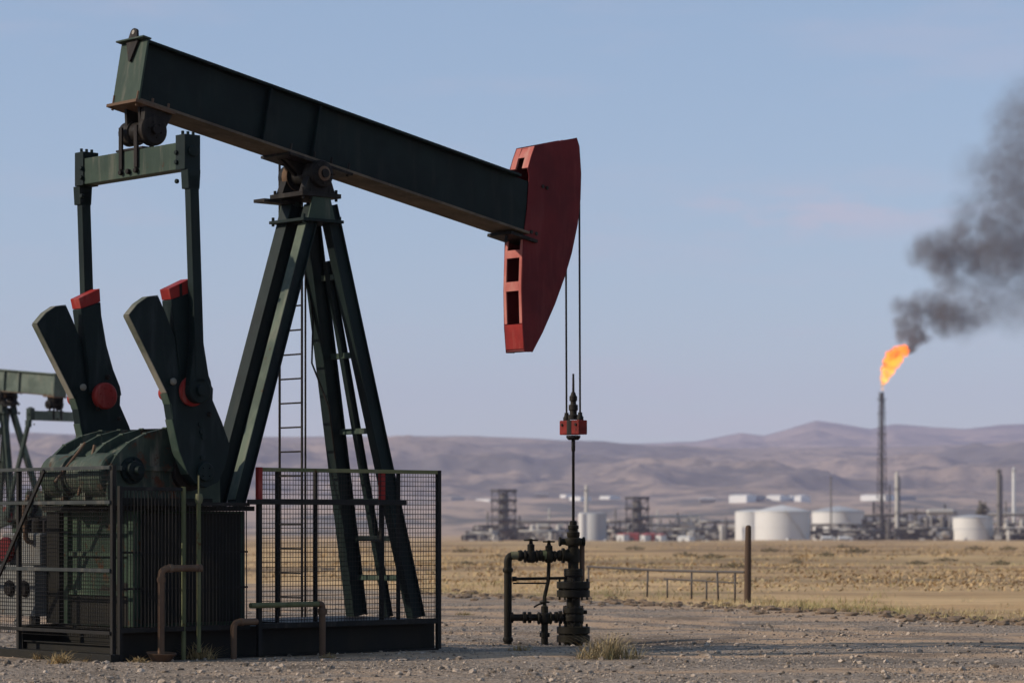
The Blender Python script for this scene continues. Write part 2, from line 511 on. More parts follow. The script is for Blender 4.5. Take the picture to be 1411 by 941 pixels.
def blades(specs, rng):
    """specs: arrays base x,y,z,h,lean,width -> bent 2-quad blades"""
    V = []; Fc = []
    for (bx, by, bz, h, lean, w) in specs:
        a = rng.uniform(0, 2 * math.pi); dx, dy = math.cos(a), math.sin(a)
        px, py = -dy * w / 2, dx * w / 2
        p = [(0, 0, 0), (dx * lean * .35, dy * lean * .35, h * .6), (dx * lean, dy * lean, h)]
        o = len(V)
        for k, (q, s) in enumerate(zip(p, (1, .8, .12))):
            V.append((bx + q[0] - px * s, by + q[1] - py * s, bz + q[2])); V.append((bx + q[0] + px * s, by + q[1] + py * s, bz + q[2]))
        Fc += [(o, o + 1, o + 3, o + 2), (o + 2, o + 3, o + 5, o + 4)]
    return V, Fc


def verge(seed):
    rng = np.random.default_rng(seed); sp = []; spg = []
    for i in range(900):      # clumps along the pad's edge
        X = rng.uniform(560, 1500)
        off = abs(rng.normal(0, 1)) * 7 - 1.0
        k = (X - HX) / F; d = (67 + off) / (1 + 1.93 * k); x = k * d
        m_ = mnoise.noise(Vector((x * .25, d * .25, 4)))
        if m_ < -.1 and rng.random() < .8: continue
        z = gz(x, d); hh = rng.uniform(.03, .13) * (1 + 1.1 * max(0, m_))
        for b in range(10):
            (spg if X + rng.normal(0, 60) > 1060 and m_ > .12 and X < 1390 else sp).append((x + rng.normal(0, .14), d + rng.normal(0, .14), z - .01, hh * rng.uniform(.6, 1.2), rng.uniform(.04, .26), .010))
    for i in range(900):      # thinner cover further out
        d = 72 * math.exp(rng.uniform(0, 1.2)); x = (rng.uniform(590, 1480) - HX) * d / F
        if d + 1.93 * x < 70: continue
        z = gz(x, d); hh = rng.uniform(.05, .12)
        for b in range(4):
            sp.append((x + rng.normal(0, .25), d + rng.normal(0, .25), z - .01, hh * rng.uniform(.6, 1.2), rng.uniform(.03, .15), .04))
    V, Fc = blades(spg, rng)
    tag(np_mesh('green_grass', V, Fc, GREENGRASS), 'greener grass clumps along the right part of the gravel edge', 'grass', kind='stuff')
    V, Fc = blades(sp, rng)
    tag(np_mesh('dry_grass', V, Fc, EDGEG), 'dry yellow and green grass along the edge of the gravel', 'grass', kind='stuff')
verge(5)


def field_cover(seed):
    """tussocks and low scrub that break up the open field"""
    rng = np.random.default_rng(seed); sp = []
    fdist = lambda Y: float(np.interp(-Y, [-824.5, -788.6, -770, -765, -758, -751, -748, -746], [65, 100, 150, 200, 300, 600, 1000, 1450]))
    for i in range(3000):
        Y = 748 + 66 * rng.random() ** 1.15; X = rng.uniform(300, 1560)
        d = fdist(Y) * rng.uniform(.94, 1.06); x = (X - HX) * d / F
        if d + 1.93 * x < 74: continue
        q = mnoise.noise(Vector((x * .05, d * .02, 1))) + .6 * mnoise.noise(Vector((x * .3, d * .1, 7)))
        if q + rng.normal(0, .25) < .02: continue
        z = gz(x, d); k = min(2.4, (d / 110) ** .6); hh = rng.uniform(.04, .15) * k; spread = rng.uniform(.2, .8) * k
        for b in range(12):
            sp.append((x + rng.normal(0, spread), d + rng.normal(0, spread), z - .02, hh * rng.uniform(.5, 1.2), rng.uniform(.05, .3), .07 * k))
    V, Fc = blades(sp, rng)
    tag(np_mesh('field_tussocks', V, Fc, FIELDG), 'brown and straw coloured tussocks scattered over the dry field', 'grass', kind='stuff')
field_cover(8)


def tuft(X, Y, n, hmax, rad, lab, seed, mat=STRAW, name='grass_tuft', group=None, w=.010):
    rng = np.random.default_rng(seed)
    d = H * F / (Y - 722); x = (X - HX) * d / F; z = gz(x, d); sp = []
    for i in range(n):
        r = rad * rng.random() ** .8; a = rng.uniform(0, 6.28)
        sp.append((r * math.cos(a), r * math.sin(a), -.01, hmax * rng.uniform(.3, 1) * (1 - .55 * (r / rad) ** 2), rng.uniform(.2, 1.5) * hmax * .9, w))
    V, Fc = blades(sp, rng)
    o = np_mesh(name, V, Fc, mat); o.location = (x, d, z)
    return tag(o, lab, 'bush' if mat is BUSHM else 'grass', group)

tuft(82, 914, 160, .20, .15, 'small straw coloured grass tuft at the foot of the rear mesh fence', 11)
tuft(122, 911, 50, .11, .09, 'tiny sparse grass tuft just right of the straw tuft by the mesh fence', 12)
tuft(275, 908, 170, .26, .24, 'wide dry grass tuft beside the rusty pan under the bar guard', 13)
tuft(838, 906, 430, .40, .46, 'large dry twiggy bush at the foot of the wellhead', 14, BUSHM, 'dry_bush', w=.009)
tuft(52, 907, 60, .13, .12, 'thin straw tuft at the left end of the rear mesh fence', 16)
tuft(190, 913, 70, .12, .13, 'low straw tuft between the fence corner and the inverted L pipe', 17)
tuft(716, 896, 90, .14, .16, 'small dry tuft at the foot of the left wellhead pipe', 18)
tuft(452, 905, 60, .10, .12, 'small dry tuft beside the pipe bending down before the mesh guard', 19)
tuft(640, 846, 80, .10, .18, 'flat brown weed patch between mesh guard and wellhead', 15, BUSHM, 'weed_patch', w=.02)


# ------------------------------------------------------------------ pump jack
Z3 = lambda X, Y: (30 + X / 2.85, 360 + Y / 2.85)      # enlargement coordinates of the crank area


def rot2(p, c, a):
    x, z = p[0] - c[0], p[1] - c[1]
    return (c[0] + x * math.cos(a) - z * math.sin(a), c[1] + x * math.sin(a) + z * math.cos(a))


PIV = PJ(421, 243, 0)


def pumpjack(root, tilt=0.0, crank_a=0.0, well=True):
    """all parts in the root's frame: x along the beam, y = -t across, z up.  tilt swings the beam about its bearing"""
    Bm = lambda p: rot2(p, PIV, tilt)
    wb = .29
    # ---- walking beam
    rt, rb = PJ(206, 55, wb), PJ(191, 132, wb); ft, fb = PJ(736, 246, wb), PJ(700, 318, wb)
    ax = Vector((ft[0] - rt[0], ft[1] - rt[1])).normalized(); upv = Vector((-ax.y, ax.x))
    dep = ((Vector(rt) - Vector(rb)).dot(upv) + (Vector(ft) - Vector(fb)).dot(upv)) / 2
    mid0 = Vector(rt) - upv * dep / 2
    L = (Vector(ft) - Vector(rt)).length
    def bp(l, u):        # beam coordinates
        return Bm(tuple(mid0 + ax * l + upv * u))
    def b3(l, t, u):
        p = bp(l, u); return Vector((p[0], -t, p[1]))
    UP = b3(0, 0, 1) - b3(0, 0, 0); AX = b3(1, 0, 0) - b3(0, 0, 0)
    RM = Matrix((AX, Vector((0, 1, 0)), UP)).transposed()
    m = MB().bar(b3(0, 0, .0), b3(L + .12, 0, 0), .372, dep - .074, UP)
    m.bar(b3(0, 0, dep / 2 - .018), b3(L - .24, 0, dep / 2 - .018), 2 * wb, .036, UP)
    beam = m.build('walking_beam', GREEN, root, .006)
    MB().bar(b3(0, 0, -dep / 2 + .018), b3(L + .06, 0, -dep / 2 + .018), 2 * wb, .036, UP).build('bottom_flange', UNDER, beam, .004)
    for l in (2.02, 2.86):
        for sg in (-1, 1):
            MB().box(b3(l, sg * .225, 0), (.03, .076, dep - .078), RM).build('web_stiffener', GREEN, beam, .004)
    m = MB().box(b3(-.016, 0, -.01), (.03, 2 * wb + .012, dep + .015), RM)
    m.build('end_plate', GREENW, beam, .005)
    m = MB().box(b3(-.05, 0, dep / 2 + .014), (.13, 2 * wb + .04, .022), RM)
    c = b3(-.05, 0, dep / 2 + .03)
    lug = []
    for k in range(9):
        a = math.pi * k / 8; lug.append((.055 * math.cos(a), .085 + .055 * math.sin(a)))
    lug = [(-.012, -.30), (.012, -.30), (.10, -.02), (.075, .0)] + lug + [(-.075, .0), (-.10, -.02)]
    m2 = MB()
    pr = [c + Vector((0, -x * 1.35, 0)) + UP * y for x, y in lug]
    n = len(pr)
    m2.add([p - AX * .02 for p in pr] + [p + AX * .012 for p in pr], [tuple(range(n)), tuple(range(2 * n - 1, n - 1, -1))] + [(i, n + i, n + (i + 1) % n, (i + 1) % n) for i in range(n)])
    m.build('top_plate', GREENW, beam, .003)
    m2.build('lifting_lug', IRON, beam)
    q = c + UP * .085 - AX * .024
    MB().disc(q, -AX, .03, .003, 12).build('lug_hole', CONC, beam)
    # bottom plate with bolts at rear end
    m = MB().box(b3(.22, 0, -dep / 2 - .022), (.62, 2 * wb + .09, .04), RM)
    for l in (-.03, .2, .45):
        for t in (-.27, .27):
            m.tube(b3(l, t, -dep / 2 - .075), b3(l, t, -dep / 2 + .09 if l > 0 else -dep / 2 + .12), .018, 6)
    m.build('clamp_plate', RUSTY, beam, .003)

    # ---- rear (equalizer) bearing
    eb = bp(.28, -dep / 2 - .31)
    m = MB()
    for t in (-.17, .13):
        m.prism([bp(.08, -dep / 2 - .04), bp(.48, -dep / 2 - .04), (eb[0] + .13, eb[1]), (eb[0] - .13, eb[1])], t, t + .05)
    m.lathe([(.13, -.24), (.16, -.23), (.16, -.1), (.135, -.09), (.135, .09), (.16, .1), (.16, .29), (.14, .30)], (eb[0], 0, eb[1]), (0, 1, 0), 22)
    m.prism([bp(.10, -dep / 2 - .04), bp(.52, -dep / 2 - .04), (eb[0] + .17, eb[1] + .02), (eb[0] - .17, eb[1] + .02)], .2, .29)
    m.lathe([(.18, .19), (.2, .2), (.2, .29), (.17, .31)], (eb[0], 0, eb[1]), (0, -1, 0), 24)
    m.lathe([(.06, -.36), (.06, .36)], (eb[0], 0, eb[1]), (0, 1, 0), 12)
    m.bolts((eb[0], -.30, eb[1]), (0, -1, 0), .1, 6, .014, .025)
    m.build('equalizer_bearing', IRON, root, .004)
    ez = eb[1] - .42       # equalizer centre height
    es = eb[0] - .08
    # ---- equalizer
    m = MB().box((es, 0, ez), (.20, 2.14, .34))
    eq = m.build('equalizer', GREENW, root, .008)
    m = MB()
    for t in (-.2, .14):
        for ds in (-.135, .105):
            m.prism([(es + ds, ez - .06), (es + ds + .03, ez - .06), (es + ds + .03, eb[1] + .06), (es + ds, eb[1] + .06)], t, t + .07)
    m.bb(es - .11, es + .11, -.3, .3, ez + .172, ez + .20)
    for t in (-.165, 0, .175):
        m.disc((es - .10, -t, ez - .10), (-1, 0, 0), .035, .05, 8)
    m.build('strap', IRON, eq, .004)
    # ---- cranks
    cc = PJ(281, 650, 1.11)
    pin = PJ(30 + 672 / 2.85, 360 + 508 / 2.85, 1.11)
    K = lambda pts: [rot2(PJ(*Z3(*p), 1.11), cc, crank_a) for p in pts]
    pin = rot2(pin, cc, crank_a)
    armp = K([(574, 505), (612, 470), (690, 452), (735, 470), (752, 500), (750, 545), (786, 630), (818, 722), (796, 815), (772, 866), (725, 888), (682, 872), (655, 835), (620, 745), (592, 620)])
    wl_ = K([(423, 211), (458, 168), (497, 141), (538, 136), (566, 200), (604, 300), (618, 420), (630, 480), (612, 530), (572, 515)])
    wr_body = K([(586, 152), (664, 124), (668, 180), (688, 300), (715, 400), (742, 470), (748, 505), (690, 520), (620, 490), (618, 420), (604, 300)])
    wr_tip = K([(577, 108), (661, 68), (664, 122.5), (586, 150.5)])
    knob = rot2(PJ(242, 541, 1.11), cc, crank_a)
    for sg in (1, -1):
        a, b = .96 * sg, 1.11 * sg
        m = MB().prism(armp, a, b)
        m.disc((cc[0], -b, cc[1]), (0, -sg, 0), .12, .06)
        m.bolts((cc[0], -b - sg * .05, cc[1]), (0, -sg, 0), .07, 4, .014, .03)
        for q in ((700, 640), (705, 668), (712, 690), (708, 770)):
            qq = K([q])[0]; m.disc((qq[0], -b + .001 * sg, qq[1]), (0, -sg, 0), .036, .02, 10)
        crank = m.build('crank_arm', GREENC, root, .008)
        MB().prism(wl_, .975 * sg, 1.10 * sg).build('counterweight', GREENC, crank, .008)
        ctr = Vector((sum(p[0] for p in wl_) / len(wl_), sum(p[1] for p in wl_) / len(wl_)))
        def edge(pts, th, t0, t1, nm, mt):
            m = MB()
            for p, q in zip(pts[:-1], pts[1:]):
                p, q = Vector(p), Vector(q); nn = Vector(((q - p).y, -(q - p).x)).normalized()
                if nn.dot((p + q) / 2 - ctr) < 0: nn = -nn
                m.prism([tuple(p + nn * .001), tuple(q + nn * .001), tuple(q + nn * th), tuple(p + nn * th)], t0, t1)
            return m.build(nm, mt, crank, .003)
        edge([wl_[-1], wl_[0]], .012, .98 * sg, 1.103 * sg, 'lit_worn_edge', WORNLIT)  # thin pale strips added along the sun side of the weight
        edge(wl_[0:4], .010, .982 * sg, 1.102 * sg, 'lit_worn_edge', WORNLIT)
        edge(K([(572, 518), (585, 560), (592, 620), (620, 745), (655, 835)]), .012, .96 * sg, 1.113 * sg, 'lit_arm_edge', GREENW)  # lighter strip puts the sunlight on the arm's rear edge
        MB().prism(wr_body, .91 * sg, 1.116 * sg).build('counterweight', GREENC, crank, .008)
        MB().prism(wr_tip, .91 * sg, 1.116 * sg).build('counterweight_tip', REDB, crank, .008)
        for q, rr in (((592, 472), .045), ((650, 560), .03), ((735, 600), .03), ((690, 430), .035)):
            qq = K([q])[0]
            MB().lathe([(rr, 0), (rr, .02), (rr * .6, .04)], (qq[0], -(1.117 if sg > 0 else -.905), qq[1]), (0, -1, 0), 12).build('bolt', WORNLIT if rr > .04 else IRON, crank)
        slot = K([(617, 92), (627, 87), (629, 136), (619, 141)])
        MB().prism(slot, 1.112 * sg, 1.122 * sg).build('slot', IRON, crank)
        # crank pin discs, inner and outer
        m = MB().lathe([(.165, -.0), (.175, .02), (.175, .09), (.155, .11)], (pin[0], -sg * .92, pin[1]), (0, sg, 0), 28)
        m.bolts((pin[0], -sg * .815, pin[1]), (0, sg, 0), .10, 6, .014, .02)
        m.lathe([(.18, .0), (.19, .01), (.19, .045), (.175, .055)], (pin[0] - .035, -sg * 1.112, pin[1] - .01), (0, -sg, 0), 28)
        m.build('crank_pin', REDB, crank, .003)
        m = MB().disc((knob[0], -(.96 if sg > 0 else -1.112), knob[1]), (0, 1, 0), .10, .10, 18)
        m.build('weight_clamp', REDB if sg > 0 else REDB, crank, .003)
        # ---- pitman arm
        pt = 1.215 * sg
        top = Vector((es, -pt + .0, ez + .03)); bot = Vector((pin[0], -pt, pin[1]))
        m = MB().bar(top + Vector((0, 0, -.28)), bot + Vector((0, 0, .1)), .12, .135, (1, 0, 0))
        m.lathe([(.15, -.06), (.165, -.05), (.165, .05), (.15, .06)], bot, (0, 1, 0), 26)
        m.lathe([(.07, .06), (.07, .10)], bot, (0, -sg, 0), 14)
        v = bot - top
        w0 = bot - v.normalized() * .62; 
        m.ext([(-.055, -.07), (.055, -.07), (.055, .07), (-.055, .07)], w0, bot, (1, 0, 0))
        pts = [(w0.x - .07, w0.z), (w0.x + .07, w0.z), (bot.x + .16, bot.z + .05), (bot.x - .16, bot.z + .05)]
        m.prism(pts, pt - .052, pt + .052)
        pit = m.build('pitman_arm', GREEN, root, .006)
        m = MB().box((es, -1.14 * sg, ez + .04), (.24, .20, .44))
        m.prism([(es - .10, ez - .18), (es + .10, ez - .18), (es + .085, ez - .42), (es - .085, ez - .42)], pt - .09, pt + .06)
        for x in (-.08, 0, .08):
            m.tube((es + x, -1.14 * sg, ez + .25), (es + x, -1.14 * sg, ez + .31), .022, 6)
        for x, z in ((-.13, .04), (-.13, -.08), (-.12, -.32)):
            m.disc((es + x + .02, -1.07 * sg, ez + z), (-1, 0, 0), .03, .04, 8)
        m.disc((es, -1.245 * sg, ez + .05), (0, -sg, 0), .07, .03, 14)
        m.build('pitman_head', GREEN, pit, .006)
    # ---- gearbox
    G = lambda pts, t: [PJ(x, y, t) for x, y in pts]
    gp = G([(152, 692), (150, 668), (153, 645), (162, 630), (178, 614), (200, 602), (226, 595), (286, 594), (296, 612), (298, 692)], .72)
    pz1 = PJ(182, 696, .6)[1]
    gp[0] = (gp[0][0], pz1 - .004); gp[-1] = (gp[-1][0], pz1 - .004)
    gcx, gcz = sum(p[0] for p in gp) / len(gp), gp[0][1]
    gi = [(gcx + (p[0] - gcx) * .93, gcz + (p[1] - gcz) * .93) for p in gp]
    m = MB().prism(gi, -.72, .72, True)
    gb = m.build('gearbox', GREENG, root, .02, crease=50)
    gc = (sum(p[0] for p in gp) / len(gp), gp[0][1])
    def sc2(k, dz=0): return [(gc[0] + (p[0] - gc[0]) * k, gc[1] + (p[1] - gc[1]) * k + dz) for p in gp]
    for t in (-.76, -.34, .16, .68):
        m = MB().prism(sc2(1.055), t, t + .06, True)
        for p in sc2(1.05)[1:8]:
            m.tube((p[0], -t, p[1]), (p[0], -t - .09, p[1]), .016, 6)
        m.build('housing_flange', GREENG, gb, .004)
    # split-line flange and covers
    sp = PJ(153, 645, .6)
    m = MB().bb(sp[0] - .07, gp[-1][0] + .05, -.78, .78, sp[1] - .03, sp[1] + .03)
    for k in range(8):
        y = -.7 + k * 1.4 / 7
        m.tube((sp[0] - .045, y, sp[1] - .055), (sp[0] - .045, y, sp[1] + .06), .02, 6)
    m.build('split_flange', GREENG, gb, .004)
    hub = PJ(181, 648, .74)
    m = MB().lathe([(.17, 0), (.17, .05), (.12, .06), (.12, .12), (.055, .13), (.055, .22)], (hub[0], -.74, hub[1]), (0, -1, 0), 22)
    m.bolts((hub[0], -.79, hub[1]), (0, -1, 0), .145, 8, .013, .025)
    m.build('shaft_cover', GREEN, gb, .003)
    m = MB().lathe([(.07, -1.1), (.07, 1.1)], (cc[0], 0, cc[1]), (0, 1, 0), 16)
    m.lathe([(.24, .72), (.24, .82), (.17, .84), (.17, .95)], (cc[0], 0, cc[1]), (0, 1, 0), 22)
    m.lathe([(.24, .72), (.24, .82), (.17, .84), (.17, .95)], (cc[0], 0, cc[1]), (0, -1, 0), 22)
    m.build('crankshaft', IRON, gb, .003)
    p = PJ(160, 690, .3)
    MB().bb(gp[0][0] + .1, gp[-1][0] - .1, -.78, .78, pz1 - .004, pz1 + .09).build('foot_plate', OILY, gb, .004)
    m = MB().lathe([(.27, -.70), (.29, -.68), (.29, -.2), (.25, -.19), (.25, .19), (.29, .2), (.29, .68), (.27, .70)], (gp[1][0] + .17, 0, gp[1][1] + .12), (0, 1, 0), 26)
    m.build('pinion_drum', GREENG, gb, .004)
    m = MB()
    rr = gp[4]
    m.sweep([(rr[0] - .1, -.1, rr[1] + .02), (rr[0] - .13, -.1, rr[1] - .1), (rr[0] - .28, -.14, rr[1] - .3), (rr[0] - .36, -.12, rr[1] - .62)], .022, 8)
    m.sweep([(rr[0] - .1, .12, rr[1] + .05), (rr[0] - .2, .1, rr[1] - .05), (rr[0] - .5, .2, rr[1] - .45)], .018, 8)
    m.build('oil_line', RUSTY, gb)
    # ---- pedestal below the gearbox
    pz1 = PJ(182, 696, .6)[1]; ps0 = PJ(182, 760, .62)[0]; ps1 = PJ(342, 760, .62)[0]
    m = MB().bb(ps0 + .06, ps1, -.55, .92, .40, pz1 - .07)
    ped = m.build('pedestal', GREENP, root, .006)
    m = MB().bb(ps0 - .12, ps1 + .06, -.68, 1.28, pz1 - .065, pz1 - .005)
    m.build('deck_plate', OILY, ped, .004)
    m = MB()
    for y in (-.58, .90):
        m.bb(ps0, ps0 + .09, y - .05, y + .05, .41, pz1 - .072)
    for z in (.82, 1.32):
        m.bb(ps0 + .015, ps0 + .058, -.528, .848, z - .03, z + .03)
    m.build('frame_rib', GREENP, ped, .004)
    MB().bb(ps0 + .18, ps1 - .1, -.59, -.555, .45, pz1 - .1).build('side_panel', OILY, ped)
    lowp = [(-.55, .42), (.84, .42), (.84, .80), (.40, .83), (.33, .74), (.12, .92), (-.15, .88), (-.25, .98), (-.45, .95), (-.55, 1.04)]  # added dark sheet: shade on the lower half, edged like an oil stain
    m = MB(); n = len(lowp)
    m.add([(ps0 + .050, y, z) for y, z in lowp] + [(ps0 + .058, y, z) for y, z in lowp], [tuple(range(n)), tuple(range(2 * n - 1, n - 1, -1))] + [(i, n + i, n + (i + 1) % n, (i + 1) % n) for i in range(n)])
    m.build('shade_oil_skirt', OILY, ped)
    MB().bb(ps0 - .06, ps0 + .05, .96, 1.25, .41, pz1 - .072).build('corner_column', OILY, ped, .004)
    # ---- samson post
    def leg3(px0, t0, px1, t1):
        a = PJ(*px0, t0); b = PJ(*px1, t1)
        return Vector((a[0], -t0, a[1])), Vector((b[0], -t1, b[1]))
    def slide(p, q, z):
        return p + (q - p) * ((p.z - z) / (p.z - q.z))
    a, b = leg3((431, 284), .20, (326, 692), .5)
    nr = MB().ibeam(a, slide(a, b, pz1), .17, .18, .02, .10, (1, 0, 0)).build('rear_leg', GREEN, root, .005)
    a2 = (slide(a, b, pz1) - a).normalized(); u2 = (Vector((1, 0, 0)) - a2 * a2.x).normalized()
    o2 = -u2 * .093
    MB().bar(a + a2 * .3 + o2, slide(a, b, pz1) - a2 * .05 + o2, .176, .012, (1, 0, 0)).build('lit_flange_strip', GREENL, nr, .003)  # strip added along the rear leg to show its sunlit flange
    a, b = leg3((404, 284), -.20, (324, 588), -.5)
    MB().ibeam(a, slide(a, b, pz1), .22, .22, .02, .10, (1, 0, 0)).build('rear_leg', GREEN, root, .005)
    zs = .42
    fa, fb_ = leg3((452, 284), .20, (575, 858), .62); fb_ = slide(fa, fb_, zs)
    MB().ibeam(fa, fb_, .22, .15, .02, .07, (1, 0, 0)).build('front_leg', GREEN, root, .005)
    ga, gb_ = leg3((424, 284), -.20, (492, 850), -.62); gb_ = slide(ga, gb_, zs)
    MB().ibeam(ga, gb_, .24, .19, .02, .07, (1, 0, 0)).build('front_leg', GREEN, root, .005)
    ha, hb_ = leg3((451, 360), 0.0, (527, 800), .0); hb_ = slide(ha, hb_, zs)
    MB().ibeam(ha, hb_, .10, .09, .012, .03, (1, 0, 0)).build('middle_strut', GREEN, root, .003)
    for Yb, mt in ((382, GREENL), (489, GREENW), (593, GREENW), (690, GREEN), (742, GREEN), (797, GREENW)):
        z = H + (HY - Yb) * 38.6 / F
        p = slide(fa, fb_, z); q = slide(ga, gb_, z)
        MB().bar(p + Vector((-.02, .1, 0)), q + Vector((.05, -.1, 0)), .09, .075).build('cross_brace', mt, root, .003)
    zt = PJ(425, 272, 0)[1]; zc_ = PJ(425, 307, 0)[1]
    m = MB().bb(PIV[0] - .33, PIV[0] + .33, -.36, .36, zt - .03, zt + .03)
    for x in (-.28, -.16, .16, .28):
        for y in (-.31, .31):
            m.tube((PIV[0] + x, y, zt - .07), (PIV[0] + x, y, zt + .085), .022, 6)
    m.bb(PIV[0] - .62, PIV[0] - .1, .1, .34, zt - .10, zt - .055)
    m.build('post_cap', IRON, root, .004)
    m = MB().bb(PIV[0] - .33, PIV[0] + .36, -.38, .38, zc_ - .02, zc_ + .02)
    for x in (-.29, .32):
        for y in (-.34, .34):
            m.tube((PIV[0] + x, y, zc_ - .05), (PIV[0] + x, y, zc_ + .07), .022, 6)
    m.build('tie_plate', GREEN, root, .003)
    for y in (-.33, .33):
        m = MB()
        m.prism([(PIV[0] - .22, zc_ + .02), (PIV[0] + .24, zc_ + .02), (PIV[0] + .16, zt - .03), (PIV[0] - .14, zt - .03)], y - .012, y + .012); m.build('gusset', GREENW, root, .003)
    
    # saddle bearing
    m = MB().lathe([(.10, -.40), (.17, -.39), (.185, -.36), (.185, -.17), (.13, -.16), (.13, .16), (.185, .17), (.185, .36), (.17, .39), (.10, .40)], (PIV[0], 0, PIV[1]), (0, 1, 0), 24)
    m.lathe([(.06, -.45), (.06, .45)], (PIV[0], 0, PIV[1]), (0, 1, 0), 12)
    for t in (-.32, .18):
        m.prism([(PIV[0] - .26, zt + .03), (PIV[0] + .26, zt + .03), (PIV[0] + .17, PIV[1] - .02), (PIV[0] - .17, PIV[1] - .02)], t, t + .14)
    m.bolts((PIV[0], -.40, PIV[1]), (0, -1, 0), .13, 8, .015, .02)
    sb0 = m.build('saddle_bearing', IRON, root, .004)
    MB().lathe([(.19, .17), (.2, .19), (.2, .27), (.19, .28)], (PIV[0], 0, PIV[1]), (0, 1, 0), 24).build('bearing_ring', RUSTY, sb0, .003)
    MB().disc((PIV[0], -.402, PIV[1]), (0, -1, 0), .1, .02, 18).build('bearing_cap', RUSTY, sb0)
    l0 = (Vector(Bm(PIV)) - Vector(bp(0, 0))).dot(Vector((AX.x, AX.z)))
    m = MB()
    for t in (-.09, .03):
        m.prism([bp(l0 - .45, -dep / 2 - .035), bp(l0 + .45, -dep / 2 - .035), (PIV[0] + .15, PIV[1]), (PIV[0] - .15, PIV[1])], t, t + .06)
    m.box(b3(l0, 0, -dep / 2 - .02), (1.1, 2 * wb + .06, .036), RM)
    for l in (-.5, -.1, .2, .5):
        m.tube(b3(l0 + l, wb - .03, -dep / 2 - .06), b3(l0 + l, wb - .03, -dep / 2 + .13), .018, 6)
    m.build('beam_saddle', IRON, root, .004)
    # ---- ladder (vertical, behind the post)
    lt = -.62
    ls = PJ(400, 500, lt)[0]
    m = MB()
    lz1 = PJ(402, 213, lt)[1]
    for dy in (-.26, .24):
        m.tube((ls, -lt + dy, .43), (ls, -lt + dy, lz1), .017, 8)
    m.tube((ls + .06, -lt - .26, .43), (ls + .06, -lt - .26, lz1 - .8), .014, 8)
    z = .7
    while z < lz1 - .05:
        m.tube((ls, -lt - .26, z), (ls, -lt + .24, z), .013, 6); z += .332
    m.sweep([(ls + .1, -lt - .3, 4.9), (ls + .16, -lt - .3, 4.5), (ls + .14, -lt - .3, 3.9), (ls + .4, -lt - .35, 3.3), (ls + .55, -lt - .3, 2.6)], .014, 6)
    m.build('ladder', IRON, root)
    # ---- skid
    m = MB()
    s0, s1 = ps0 - .45, PJ(600, 880, 1.05)[0]
    for y in (-1.02, 1.22):
        m.ibeam((s0, y, .20), (s1, y, .20), .40, .20, .025, .02)
    m.ibeam((s0 + .06, -1.005, .12), (s0 + .06, 1.205, .12), .16, .10, .015, .012)
    for s in (ps0 + .1, -2.4, -1.2, -.2, .9, s1 - .08):
        m.ibeam((s, -1.005, .22), (s, 1.205, .22), .34, .18, .02, .016)
    skid = m.build('skid_base', OILY, root, .004)
    m = MB().bb(-.9, s1 + .02, -.9, .9, .401, .417)
    m.build('deck', IRON, skid)
    # ---- horse head
    hp = [(737, 201), (795, 190), (798.6, 202), (801, 240), (800, 275), (796, 310), (788, 349), (779, 380), (765, 419), (748, 458), (734, 485), (722.5, 485),
          (720, 451), (719, 398), (721, 328), (726, 289), (729, 244), (727, 233), (732, 215.6)]
    hh = [Bm(PJ(x, y, .2)) for x, y in hp]
    m = MB()
    for t in (.19, -.20):
        m.prism(hh, t, t + .012)
    head = m.build('horse_head', RED, root, .003)
    # arc track between the plates, and top
    def strip(idx, inset, th, mat, nm, w=.187):
        m = MB()
        cx = sum(p[0] for p in hh) / len(hh); cz = sum(p[1] for p in hh) / len(hh)
        out = [hh[i] for i in idx]; inn = []
        for p in out:
            v = Vector((cx - p[0], cz - p[1])).normalized(); inn.append((p[0] + v.x * th, p[1] + v.y * th))
        out = [(p[0] + (cx - p[0]) * inset, p[1] + (cz - p[1]) * inset) for p in out]
        for a in range(len(out) - 1):
            m.prism([out[a], out[a + 1], inn[a + 1], inn[a]], -w, w)
        return m.build(nm, mat, head)
    strip(list(range(1, 11)), .004, .05, RED, 'cable_track')
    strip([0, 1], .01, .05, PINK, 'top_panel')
    strip([10, 11], .01, .06, RED, 'bottom_panel')
    # bleached back frame with three openings
    e0, e1 = Vector(Bm(PJ(721.5, 330, .2))), Vector(Bm(PJ(722, 484, .2)))
    em = Vector(Bm(PJ(718.5, 398, .2)))
    def ep(y):
        f = (y - 330) / 154
        return e0 * (1 - f) * (1 - 2 * f) + em * 4 * f * (1 - f) + e1 * f * (2 * f - 1)
    def seg(m, ya, yb, t0, t1, th=.025):
        a, b = ep(ya), ep(yb); nn = Vector(((b - a).y, -(b - a).x)).normalized()
        if nn.x < 0: nn = -nn
        q = [a + nn * .004, b + nn * .004, b + nn * th, a + nn * th]
        m.prism([tuple(p) for p in q], t0, t1)
    m = MB()
    for ya, yb in ((330, 347), (347, 360), (360, 396), (396, 409), (409, 451)):
        seg(m, ya, yb, .135, .187); seg(m, ya, yb, -.187, -.135)
    for ya, yb in ((347, 360), (396, 409)):
        seg(m, ya, yb, -.133, .133)
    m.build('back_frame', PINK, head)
    m = MB(); seg(m, 452, 481, -.187, .187)
    c = ep(462)
    m.build('back_plate', REDB, head)
    m = MB()
    pts = [Vector(Bm(PJ(x, y, .2))) for x, y in ((737, 202), (732, 216), (728, 231))]
    for a, b in ((0, 1), (1, 2)):
        q = [pts[a], pts[b], pts[b] + Vector((.03, -.01)), pts[a] + Vector((.03, -.01))]
        m.prism([tuple(p) for p in q], -.187, -.08); m.prism([tuple(p) for p in q], .06, .187)
    m.prism([tuple(p) for p in (pts[0] + Vector((.004, -.02)), pts[1], pts[1] + Vector((.02, 0)), pts[0] + Vector((.03, -.02)))], -.078, .058)
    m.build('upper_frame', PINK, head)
    m = MB()
